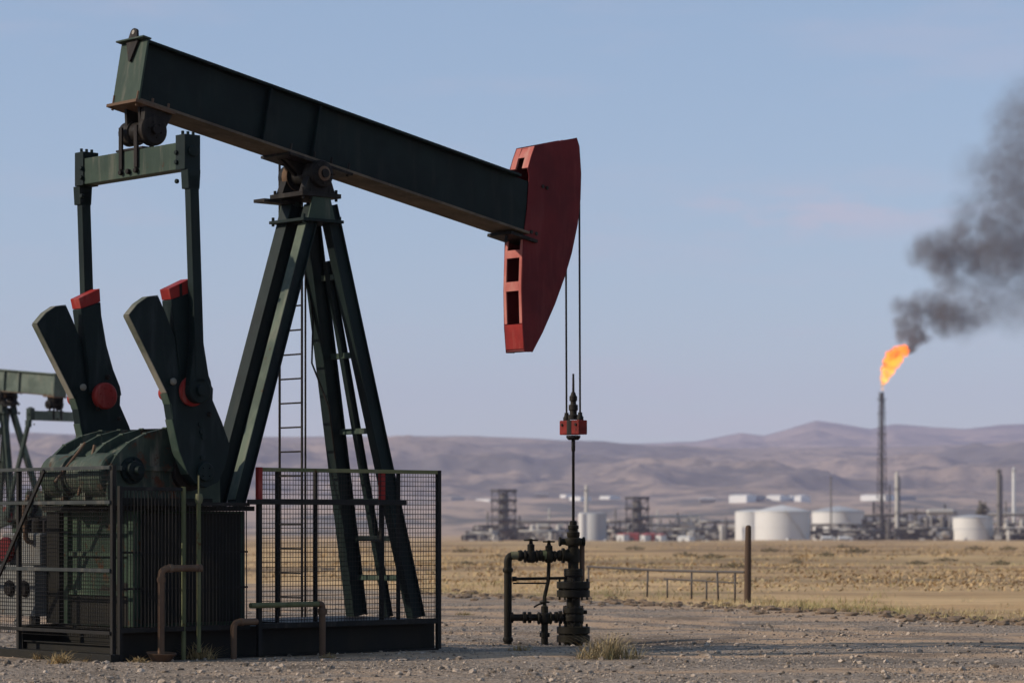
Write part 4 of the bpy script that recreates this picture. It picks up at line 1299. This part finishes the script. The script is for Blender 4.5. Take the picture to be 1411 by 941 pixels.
def rack(X0, X1, Ytop, d, lab, seed, levels=3, pale=.3, vess=2, depth=16, name='pipe_rack', dens=1.0):
    """a steel pipe rack with decks, pipes and vessels"""
    rng = random.Random(seed)
    x0, x1 = PX(X0, d), PX(X1, d); xc = (x0 + x1) / 2; zg = gz(xc, d) - .3; h = PZ_(Ytop, d) - zg; w = (x1 - x0) / 2
    e = empty(name, (xc, d, zg), 0, lab, 'pipe rack')
    m = MB(); n = max(2, int((x1 - x0) / 5))
    for i in range(n + 1):
        x = -w + 2 * w * i / n; hh = h * rng.uniform(.8, 1.0)
        for y in (-depth / 2, 0, depth / 2): m.bb(x - .22, x + .22, y - .22, y + .22, 0, hh)
    for k in range(1, levels + 1):
        z = h * k / levels * .92
        for y in (-depth / 2, depth / 2): m.bb(-w, w, y - .2, y + .2, z - .7, z - .15)
    m.build('frame', PALEP if pale >= .7 else MIDP if pale >= .44 else DARKP, e)
    for k in range(1, levels + 1):
        z = h * k / levels * .92
        m1, m2 = MB(), MB()
        for y in np.arange(-depth / 2 + .6, depth / 2, 1.3):
            a, b = sorted((rng.uniform(-w, w * .2), rng.uniform(-w * .2, w)))
            if b - a < w * .5: a, b = -w, w
            (m1 if rng.random() < pale else m2).tube((a, y, z + .35), (b, y, z + .35), rng.uniform(.25, .55), 8)
        if m1.v: m1.build('pale_pipe', PALEP, e)
        if m2.v: m2.build('dark_pipe', MIDP, e)
    m = MB()
    for i in range(int(w * 2.6 * dens) + 4):
        x = rng.uniform(-w, w); z = rng.uniform(0, .75) ** 1.6 * h; y = rng.uniform(-depth / 2, depth / 2); s = rng.uniform(.8, 2.6)
        m.bb(x - s, x + s * .6, y - 1.5, y + 1.5, z, z + rng.uniform(1, 3))
    tag(m.build('equipment', DARKP, e), kind='stuff')
    m = MB()
    for i in range(int(w * .7) + 3):
        x = rng.uniform(-w, w); z = rng.uniform(0, .8) * h; s = rng.uniform(.5, 1.7); y = -depth / 2 + rng.uniform(-1.5, 1)
        m.bb(x - s, x + s, y - 1, y + 1, z, z + rng.uniform(.6, 2))
    tag(m.build('pale_equipment', PALEP, e), kind='stuff')
    for i in range(vess):
        x = rng.uniform(-w * .8, w * .8); r = rng.uniform(1.0, 1.9)
        if rng.random() < .5:
            MB().lathe([(.3, -4), (r, -3.2), (r, 3.2), (.3, 4)], (x, -depth / 2 + 1, h * rng.uniform(.2, .75)), (1, 0, 0), 16).build('drum', PALEP if rng.random() < .6 else MIDP, e)
        else:
            MB().lathe([(r * .8, 0), (r * .8, h * .7), (r * .3, h * .8)], (x, -depth / 2 - 1, 0), (0, 0, 1), 16).build('standing_vessel', PALEP if rng.random() < .5 else MIDP, e)
    return e
rack(652, 700, 723, 1530, 'low dark pipe rack at the foot of the left process tower', 1, 2, .35, 3)
rack(702, 796, 717, 1550, 'long dark pipe rack left of the silos', 2, 2, .25, 5)
rack(836, 872, 716, 1560, 'short pipe rack right of the grey silo', 3, 2, .4, 1)
rack(872, 962, 709, 1540, 'tall three deck pipe rack with pale pipes right of the decked tower', 4, 3, .75, 2)
rack(955, 1016, 717, 1600, 'dark low pipe rack left of the tanks', 5, 2, .2, 4)
rack(1118, 1200, 721, 1560, 'dark pipe rack below the tank with the grey roof', 6, 2, .1, 1)
rack(1192, 1248, 707, 1530, 'dense dark pipe rack at the foot of the flare stack', 7, 3, .25, 3, 14, dens=1.6)
rack(1246, 1316, 703, 1550, 'wide dark pipe rack between flare stack and grey white tank', 8, 3, .3, 4, dens=1.5)
rack(1364, 1440, 706, 1530, 'pipe rack with pale drums at the right edge', 9, 3, .45, 4)
rack(640, 690, 733, 1470, 'low pale pipe rack in front of the left process tower', 11, 1, .7, 2, 8)
rack(715, 780, 731, 1460, 'low grey pipe rack in front of the long dark rack', 12, 2, .5, 3, 8)
rack(905, 990, 728, 1480, 'low front pipe rack between the cabin and the tanks', 13, 2, .45, 3, 8)
rack(1150, 1215, 730, 1470, 'low front pipe rack left of the flare stack foot', 14, 2, .4, 3, 8)
rack(1235, 1312, 727, 1465, 'front pipe rack between flare stack and grey white tank', 15, 2, .4, 4, 8)
rack(1372, 1440, 726, 1470, 'front pipe rack right of the grey white tank', 16, 2, .5, 3, 8)
for X, wp_, Yt, d_, lab, mt_ in ((672, 2.6, 704, 1545, 'short thin stack left of the framed process tower', MIDP), (716, 3, 710, 1560, 'short dark stack right of the framed process tower', DARKP), (757, 2.4, 700, 1570, 'thin pale stack left of the polished rod', PALEP),
                            (848, 2.6, 700, 1560, 'thin grey stack right of the grey silo', MIDP), (906, 2.4, 702, 1570, 'thin pale stack behind the three deck pipe rack', PALEP), (934, 2.6, 706, 1565, 'short dark stack behind the right half of the three deck pipe rack', DARKP),
                            (1000, 2.2, 712, 1570, 'stubby grey stack just left of the tank group', MIDP), (1204, 3.2, 690, 1545, 'dark vessel stack just left of the flare stack', DARKP), (1226, 2.4, 668, 1550, 'thin dark stack between flare stack and pale column', DARKP),
                            (1262, 3, 700, 1560, 'short grey stack right of the pale column', MIDP), (1302, 2.6, 694, 1565, 'thin dark stack left of the grey white tank', DARKP), (1386, 2.4, 690, 1570, 'thin stack between the dark column and the white chimney', MIDP)):
    column(X, wp_, Yt, d_, lab, mt_, False, name='stack', cat='stack', plats=(.8,))
m = MB().lathe([(.5, -7.4), (1.5, -6.6), (1.5, 6.6), (.5, 7.4)], (0, 0, 0), (1, 0, 0), 18)
for x in (-5, 5): m.bb(x - .4, x + .4, -.5, .5, -10.5, -1.3)
o = m.build('pressure_vessel', PALEP); o.location = (PX(1291, 1542), 1530, PZ_(705, 1542)); tag(o, 'long pale horizontal vessel above the wide dark pipe rack', 'vessel')


FARW = plain('far_white_cladding', (.75, .73, .7, 1), .06, .6, .02)
def shed(X0, X1, Ytop, Yb, d, lab, wall, roof, name='shed', depth=None, cat='shed', door=True, gable=.12):
    x0, x1 = PX(X0, d), PX(X1, d); xc = (x0 + x1) / 2; zg = gz(xc, d) - .3
    w = (x1 - x0) / 2; h = max(1.5, PZ_(Ytop, d) - zg); dp_ = depth or max(6, w)
    e = empty(name, (xc, d, zg), R(-32) if wall in (FARW, WHITE) else 0, lab, cat)
    MB().bb(-w, w, 0, dp_, 0, h * (1 - gable)).build('wall', wall, e)
    he = h * (1 - gable) + .02
    m = MB().add([(-w - .3, -.3, he), (w + .3, -.3, he), (w + .3, dp_ + .3, he), (-w - .3, dp_ + .3, he), (-w - .3, dp_ / 2, h), (w + .3, dp_ / 2, h)],
                 [(0, 1, 5, 4), (2, 3, 4, 5), (0, 4, 3), (1, 2, 5), (0, 3, 2, 1)])
    m.build('roof', roof, e)
    if door:
        MB().bb(-w * .25, w * .25, -.06, -.01, 0, h * .6).build('door', MIDP, e)
    return e
shed(849, 860, 734.5, None, 1440, 'white fronted shed with red roof at the left end of the red row', WHITE, REDP)
shed(861, 880, 734, None, 1446, 'wide red shed second from the left in the red row', REDP, REDP)
shed(882, 889, 735, None, 1441, 'narrow white shed in the middle of the red row', WHITE, REDP)
shed(890, 902, 734, None, 1446, 'red shed between the two narrow white sheds', REDP, REDP)
shed(903, 911, 735, None, 1443, 'narrow white shed at the right end of the red row', WHITE, REDP)
shed(932, 951, 738, None, 1445, 'square white cabin below the three deck pipe rack', WHITE, WHITEB, 'cabin', cat='cabin')
# long pale halls far beyond the plant
far = [(1003, 1030, 681, 'long bright white hall on the far plain behind the tanks'), (1031, 1054, 682, 'blue shaded hall beside the long bright white hall'), (1055, 1076, 681.5, 'middle white hall of the far row behind the tanks'),
       (1077, 1093, 682.5, 'short white hall right of the middle hall in the far row'), (1094, 1104, 681.5, 'small tall white block near the right end of the far row'), (1184, 1222, 681, 'white hall on the far plain just left of the flare stack'), (1226, 1262, 683, 'pale bluish hall on the far plain right of the flare stack'),
       (771, 780, 684.5, 'tiny white shed on the far plain left of the polished rod'), (783, 801, 683.5, 'white shed on the far plain behind the pale chimney'), (825, 841, 683, 'white shed on the far plain right of the pale chimney'), (654, 676, 687, 'faint pale shed on the far plain left of the framed tower'),
       (738, 756, 687, 'dull beige shed on the far plain right of the framed tower'), (965, 985, 686, 'faint grey shed on the far plain left of the white hall row'), (622, 640, 685, 'faint bluish shed on the far plain right of the mesh guard')]
for i, (a, b, y, lab) in enumerate(far):
    mt = BLUEP if 'blu' in lab else (MIDP if 'grey' in lab or 'beige' in lab else FARW)
    d = 4000 + 25 * (i % 4)
    x = PX((a + b) / 2, d)
    zg = gz(x, d) - .5; Yg = HY - (zg - H) * F / d
    shed(a, b, min(y, Yg - 5), None, d, lab, mt, mt if mt is BLUEP else FARW, 'far_hall', 30, 'hall', False)


# small vehicles in front of the plant
def pickup(X, d, rz, lab, mat=WHITE, name='pickup_truck'):
    x = PX(X, d); e = empty(name, (x, d, gz(x, d) + .05), rz, lab, 'pickup truck')
    prof = [(-2.7, .5), (2.7, .5), (2.7, 1.05), (1.5, 1.2), (.95, 1.9), (-.45, 1.9), (-.65, 1.2), (-2.7, 1.2)]
    MB().prism(prof, -.95, .95).build('body', mat, e, .05)
    m = MB().prism([(1.38, 1.24), (.92, 1.80), (-.36, 1.80), (-.5, 1.24)], -.965, .965); m.build('window', GLASSP, e)
    for s in (-1.7, 1.75):
        for y in (-.88, .88): MB().lathe([(.3, -.14), (.42, -.12), (.42, .12), (.3, .14)], (s, y, .40), (0, 1, 0), 16).build('wheel', TYRE, e)
    return e
for X, d, rz, lab in ((835, 1436, .2, 'white pickup truck beside the grey silo'), (920, 1432, 2.9, 'white pickup truck between the red row and the cabin'), (975, 1434, .1, 'white pickup truck parked left of the largest tank'), (1086, 1430, .4, 'white pickup truck under the middle of the largest tank'),
                      (1105, 1430, 2.8, 'white pickup truck under the right edge of the largest tank'), (1132, 1432, .2, 'white pickup truck just right of the largest tank')):
    pickup(X, d, rz, lab)
def tanker(X, d, lab):
    x = PX(X, d); e = empty('tank_truck', (x, d, gz(x, d) + .05), .1, lab, 'tank truck')
    MB().lathe([(.8, -3.2), (1.15, -3.0), (1.15, 2.2), (.8, 2.4)], (0, 0, 2.1), (1, 0, 0), 18).build('tank_body', WHITE, e)
    MB().prism([(2.6, .7), (4.4, .7), (4.4, 1.8), (4.1, 2.9), (2.6, 2.9)], -1.1, 1.1).build('cab', WHITE, e, .05)
    MB().bb(-3.3, 2.58, -.9, .9, .6, .95).build('chassis', TYRE, e)
    for s in (-2.6, -1.5, 3.4):
        for y in (-.95, .95): MB().lathe([(.35, -.18), (.5, -.15), (.5, .15), (.35, .18)], (s, y, .48), (0, 1, 0), 14).build('wheel', TYRE, e)
tanker(1140, 1442, 'white tank truck parked right of the row of pickups'); tanker(1163, 1440, 'white tank truck nearest the flare stack')
m = MB().lathe([(.35, 0), (.25, 5), (.1, 9)], (0, 0, 0), n=8)
e = empty('tree', (PX(1353, 1600), 1600, gz(PX(1353, 1600), 1600)), 0, 'dark small tree rising behind the grey white tank', 'tree')
m.build('trunk', WOODP, e)
rng2 = np.random.default_rng(9); V = []; Fc = []
for i in range(420):
    p = rng2.normal(0, 1, 3); p /= np.linalg.norm(p); p *= rng2.random() ** .45
    c = np.array([p[0] * 3.4, p[1] * 3.2, 14.5 + p[2] * 7.5]) + rng2.normal(0, .5, 3)
    a = rng2.normal(0, 1, 3); a /= np.linalg.norm(a); b = np.cross(a, rng2.normal(0, 1, 3)); b /= np.linalg.norm(b); o_ = len(V); s = .7
    V += [c - a * s, c + b * s, c + a * s, c - b * s]; Fc.append((o_, o_ + 1, o_ + 2, o_ + 3))
t_ = np_mesh('crown', V, Fc, LEAF); t_.parent = e

# ------------------------------------------------------------------ flame and smoke
def lumpy(spheres, voxel, seed, amp, wl):
    bm = bmesh.new()
    for c, r in spheres:
        mt = Matrix.Translation(c) @ Matrix.Scale(r, 4)
        bmesh.ops.create_icosphere(bm, subdivisions=3, radius=1, matrix=mt)
    me = bpy.data.meshes.new('lump'); bm.to_mesh(me); bm.free()
    o = bpy.data.objects.new('lump', me); COL.objects.link(o)
    md = o.modifiers.new('r', 'REMESH'); md.mode = 'VOXEL'; md.voxel_size = voxel
    dg = bpy.context.evaluated_depsgraph_get(); ev = bpy.data.meshes.new_from_object(o.evaluated_get(dg))
    bpy.data.objects.remove(o)
    for v in ev.vertices:
        n = v.normal; q = v.co / wl
        v.co = v.co + n * (mnoise.fractal(q + Vector((seed, 0, 0)), 1, 2, 3) * amp)
    for p in ev.polygons: p.use_smooth = True
    return ev

# flame: a glowing lick leaning right with the wind
fpts = [(1215.5, 536, 2.2), (1216.5, 530, 3.2), (1218, 523, 5), (1221, 515, 7), (1224, 507, 8.5), (1227, 499, 9.5), (1231, 492, 10.5), (1236, 488, 10), (1241, 485, 8.5), (1246, 482, 6.5), (1226, 490, 6), (1222, 497, 5.5), (1233, 501, 7), (1228, 510, 6), (1248, 487, 4.5), (1237, 496, 6.5)]
fs_ = [(W(X, Y, DP) + Vector((0, math.sin(i * 2.3) * 1.0, 0)), r * DP / F) for i, (X, Y, r) in enumerate(fpts)]
me = lumpy(fs_, .45, 4, 1.5, 2.4)
m = N('burning_gas')
v = m.coord(); sepn = m.n('SeparateXYZ'); m.l(v, sepn.inputs[0])
nz = m.noise(v, .26, 5, .65, .6)
z0, z1 = PZ_(538), PZ_(478)
hg = m.math('ADD', m.step(sepn.outputs[2], z0 - 2, z1 + 4), m.math('MULTIPLY', m.math('SUBTRACT', nz, .5), .9))
rp = m.n('ValToRGB'); m.l(hg, rp.inputs[0])
el = rp.color_ramp.elements; el[0].position = 0; el[0].color = (1, .44, .07, 1); el[1].position = 1; el[1].color = (1, .19, .012, 1)
k_ = el.new(.45); k_.color = (1, .27, .025, 1)
pv = m.n('VolumePrincipled'); pv.inputs['Density'].default_value = .55; pv.inputs['Color'].default_value = (.05, .02, .01, 1)
m.l(rp.outputs[0], pv.inputs['Emission Color']); m.l(m.step(nz, .36, .60, .40, 1.6), pv.inputs['Emission Strength'])
m.l(pv.outputs[0], m.out.inputs['Volume'])
me.materials.append(m.m)
o = bpy.data.objects.new('flame', me); COL.objects.link(o); tag(o, 'bright orange flame burning at the top of the flare stack', 'flame')

puffs = [(1249, 480, 8, 1.0), (1256, 474, 11, 1.0), (1246, 462, 13, .8), (1262, 462, 14, .8), (1246, 446, 16, .75), (1268, 446, 15, .6), (1243, 428, 18, .6), (1258, 432, 20, .85), (1274, 420, 20, .7), (1290, 428, 26, 1.15), (1310, 436, 26, 1.15), (1300, 452, 18, .8), (1272, 470, 10, .7),
         (1330, 442, 28, .6), (1352, 428, 32, .45), (1378, 412, 34, .4), (1405, 395, 36, .45), (1345, 400, 30, .4), (1310, 398, 24, .35), (1376, 380, 34, .5),
         (1266, 350, 20, .6), (1284, 342, 26, .8), (1300, 358, 30, 1.0), (1320, 340, 32, .95), (1345, 352, 36, 1.05), (1372, 345, 40, 1.1), (1402, 345, 46, 1.2), (1440, 340, 50, 1.1), (1330, 318, 26, .5), (1360, 312, 32, .65), (1390, 305, 40, .8),
         (1364, 268, 28, .45), (1378, 240, 36, .6), (1405, 270, 50, .85), (1420, 222, 54, .85), (1388, 205, 36, .45), (1398, 170, 40, .45), (1438, 165, 60, .7), (1460, 270, 60, .9), (1416, 135, 38, .2), (1338, 296, 34, .35), (1352, 232, 36, .25), (1316, 384, 30, .4), (1400, 430, 34, .3), (1450, 120, 46, .25)]
ss = []
for i, (X, Y, r, k) in enumerate(puffs):
    dd = DP + 6 * math.sin(i * 1.7) + 10
    ss.append((W(X, Y, dd), r * DP / F, k))
me = lumpy([(c, r * 1.42) for c, r, k in ss], 2.2, 2, 1.2, 9)
m = N('black_smoke')
tcn = m.n('TexCoord'); Pn = tcn.outputs['Object']
n3 = m.n('TexNoise'); n3.inputs['Scale'].default_value = .085; n3.inputs['Detail'].default_value = 4; m.l(Pn, n3.inputs['Vector'])
sb_ = m.n('VectorMath', operation='SUBTRACT'); m.l(n3.outputs['Color'], sb_.inputs[0]); sb_.inputs[1].default_value = (.5, .5, .5)
sl = m.n('VectorMath', operation='SCALE'); m.l(sb_.outputs[0], sl.inputs[0]); sl.inputs['Scale'].default_value = 12
ad = m.n('VectorMath', operation='ADD'); m.l(Pn, ad.inputs[0]); m.l(sl.outputs[0], ad.inputs[1])
acc = None
for c, r, k in ss:
    dn = m.n('VectorMath', operation='DISTANCE'); m.l(ad.outputs[0], dn.inputs[0]); dn.inputs[1].default_value = c
    q = m.step(dn.outputs['Value'], r * 1.4, 0, 0, k * 1.85 / r)
    acc = q if acc is None else m.math('MAXIMUM', acc, q)
nz = m.noise(Pn, .14, 7, .66, 1.0)
den = m.math('MULTIPLY', acc, m.step(nz, .33, .63, .12, 1.35))

pv = m.n('VolumePrincipled'); pv.inputs['Color'].default_value = (.25, .245, .26, 1); m.l(den, pv.inputs['Density'])
m.l(pv.outputs[0], m.out.inputs['Volume'])
me.materials.append(m.m)
o = bpy.data.objects.new('smoke_plume', me); COL.objects.link(o)
tag(o, 'billowing dark grey smoke plume drifting right from the flare flame', 'smoke', kind='stuff')

# ------------------------------------------------------------------ haze
m = N('haze_air'); pv = m.n('VolumePrincipled')
pv.inputs['Color'].default_value = (.68, .66, .89, 1); pv.inputs['Density'].default_value = 6.3e-5; pv.inputs['Anisotropy'].default_value = 0.0
m.l(pv.outputs[0], m.out.inputs['Volume'])
o = MB().bb(-13500, 13500, -5400, 16000, -10, 760).build('haze', m.m); tag(o, 'thin blue grey haze over the far plain', 'haze', kind='stuff')

# ------------------------------------------------------------------ sun, sky, camera
EL, AZ = R(27), R(12)       # sun from the left, slightly from the camera's side
sv = Vector((-math.cos(AZ) * math.cos(EL), -math.sin(AZ) * math.cos(EL), math.sin(EL)))
sd = bpy.data.lights.new('sun', 'SUN'); sd.energy = 4.6; sd.angle = R(.53); sd.color = (1, .87, .71)
so = bpy.data.objects.new('sun', sd); COL.objects.link(so); so.rotation_euler = (-sv).to_track_quat('-Z', 'Y').to_euler(); so.location = (-60, 0, 60)

w = bpy.data.worlds.new('World'); sc.world = w; w.use_nodes = True
nt = w.node_tree; bg = nt.nodes['Background']
sky = nt.nodes.new('ShaderNodeTexSky'); sky.sky_type = 'NISHITA'; sky.sun_disc = False
sky.sun_elevation = EL; sky.sun_rotation = R(270) - AZ; sky.altitude = 300; sky.air_density = 1.0; sky.dust_density = .35; sky.ozone_density = 2.2
# thin wisps of cloud
tcw = nt.nodes.new('ShaderNodeTexCoord'); mp = nt.nodes.new('ShaderNodeMapping'); mp.inputs['Scale'].default_value = (1, 1, 5)
nt.links.new(tcw.outputs['Generated'], mp.inputs[0])
nw = nt.nodes.new('ShaderNodeTexNoise'); nw.inputs['Scale'].default_value = 9; nw.inputs['Detail'].default_value = 7; nw.inputs['Roughness'].default_value = .6
nt.links.new(mp.outputs[0], nw.inputs['Vector'])
mr = nt.nodes.new('ShaderNodeMapRange'); mr.interpolation_type = 'SMOOTHSTEP'; mr.inputs[1].default_value = .5; mr.inputs[2].default_value = .72; mr.inputs[3].default_value = 0; mr.inputs[4].default_value = .2
nt.links.new(nw.outputs[0], mr.inputs[0])
mx = nt.nodes.new('ShaderNodeMix'); mx.data_type = 'RGBA'; # one faint band of cloud low in the right of the sky
mp2 = nt.nodes.new('ShaderNodeMapping'); mp2.inputs['Location'].default_value = (-1.1, 0, -7.8); mp2.inputs['Scale'].default_value = (10.5, 0, 72)
nt.links.new(tcw.outputs['Generated'], mp2.inputs[0])
ln = nt.nodes.new('ShaderNodeVectorMath'); ln.operation = 'LENGTH'; nt.links.new(mp2.outputs[0], ln.inputs[0])
bm_ = nt.nodes.new('ShaderNodeMapRange'); bm_.interpolation_type = 'SMOOTHSTEP'; bm_.inputs[1].default_value = 1.0; bm_.inputs[2].default_value = .1; bm_.inputs[3].default_value = 0; bm_.inputs[4].default_value = 1
nt.links.new(ln.outputs['Value'], bm_.inputs[0])
mp3 = nt.nodes.new('ShaderNodeMapping'); mp3.inputs['Scale'].default_value = (1, 1, 3.5); nt.links.new(tcw.outputs['Generated'], mp3.inputs[0])
nw2 = nt.nodes.new('ShaderNodeTexNoise'); nw2.inputs['Scale'].default_value = 34; nw2.inputs['Detail'].default_value = 6; nt.links.new(mp3.outputs[0], nw2.inputs['Vector'])
mr2 = nt.nodes.new('ShaderNodeMapRange'); mr2.interpolation_type = 'SMOOTHSTEP'; mr2.inputs[1].default_value = .44; mr2.inputs[2].default_value = .66; mr2.inputs[3].default_value = 0; mr2.inputs[4].default_value = .55
nt.links.new(nw2.outputs[0], mr2.inputs[0])
ml = nt.nodes.new('ShaderNodeMath'); ml.operation = 'MULTIPLY'; nt.links.new(bm_.outputs[0], ml.inputs[0]); nt.links.new(mr2.outputs[0], ml.inputs[1])
mxx = nt.nodes.new('ShaderNodeMath'); mxx.operation = 'MAXIMUM'; nt.links.new(mr.outputs[0], mxx.inputs[0]); nt.links.new(ml.outputs[0], mxx.inputs[1])
nt.links.new(mxx.outputs[0], mx.inputs[0]); lv_ = nt.nodes.new('ShaderNodeMix'); lv_.data_type = 'RGBA'; lv_.inputs[0].default_value = .42   # hazy summer air evens the sky out
nt.links.new(sky.outputs[0], lv_.inputs[6]); lv_.inputs[7].default_value = (2.55, 3.85, 5.2, 1)
nt.links.new(lv_.outputs[2], mx.inputs[6]); mx.inputs[7].default_value = (4.7, 4.3, 4.9, 1)
tint = nt.nodes.new('ShaderNodeMix'); tint.data_type = 'RGBA'; tint.blend_type = 'MULTIPLY'; tint.inputs[0].default_value = 1
nt.links.new(mx.outputs[2], tint.inputs[6]); tint.inputs[7].default_value = (1.03, 1.03, 1.07, 1)
nt.links.new(tint.outputs[2], bg.inputs[0]); bg.inputs[1].default_value = .12

cd = bpy.data.cameras.new('camera'); cam = bpy.data.objects.new('camera', cd); COL.objects.link(cam); sc.camera = cam
cam.location = (0, 0, H); cam.rotation_euler = (R(90), 0, 0)
cd.sensor_width = 36; cd.lens = F * 36 / 1411; cd.shift_y = (HY - 470.5) / 1411
cd.clip_start = .1; cd.clip_end = 60000
cd.dof.use_dof = True; cd.dof.focus_distance = 37.5; cd.dof.aperture_fstop = 2.05

sc.view_settings.view_transform = 'Standard'; sc.view_settings.look = 'None'; sc.view_settings.exposure = 0; sc.view_settings.gamma = 1
sc.view_settings.use_curve_mapping = False
sc.render.engine = 'CYCLES'
sc.cycles.use_denoising = True
sc.cycles.max_bounces = 6; sc.cycles.diffuse_bounces = 2; sc.cycles.glossy_bounces = 2; sc.cycles.volume_bounces = 1; sc.cycles.transparent_max_bounces = 8
sc.cycles.volume_step_rate = .35; sc.cycles.volume_max_steps = 256
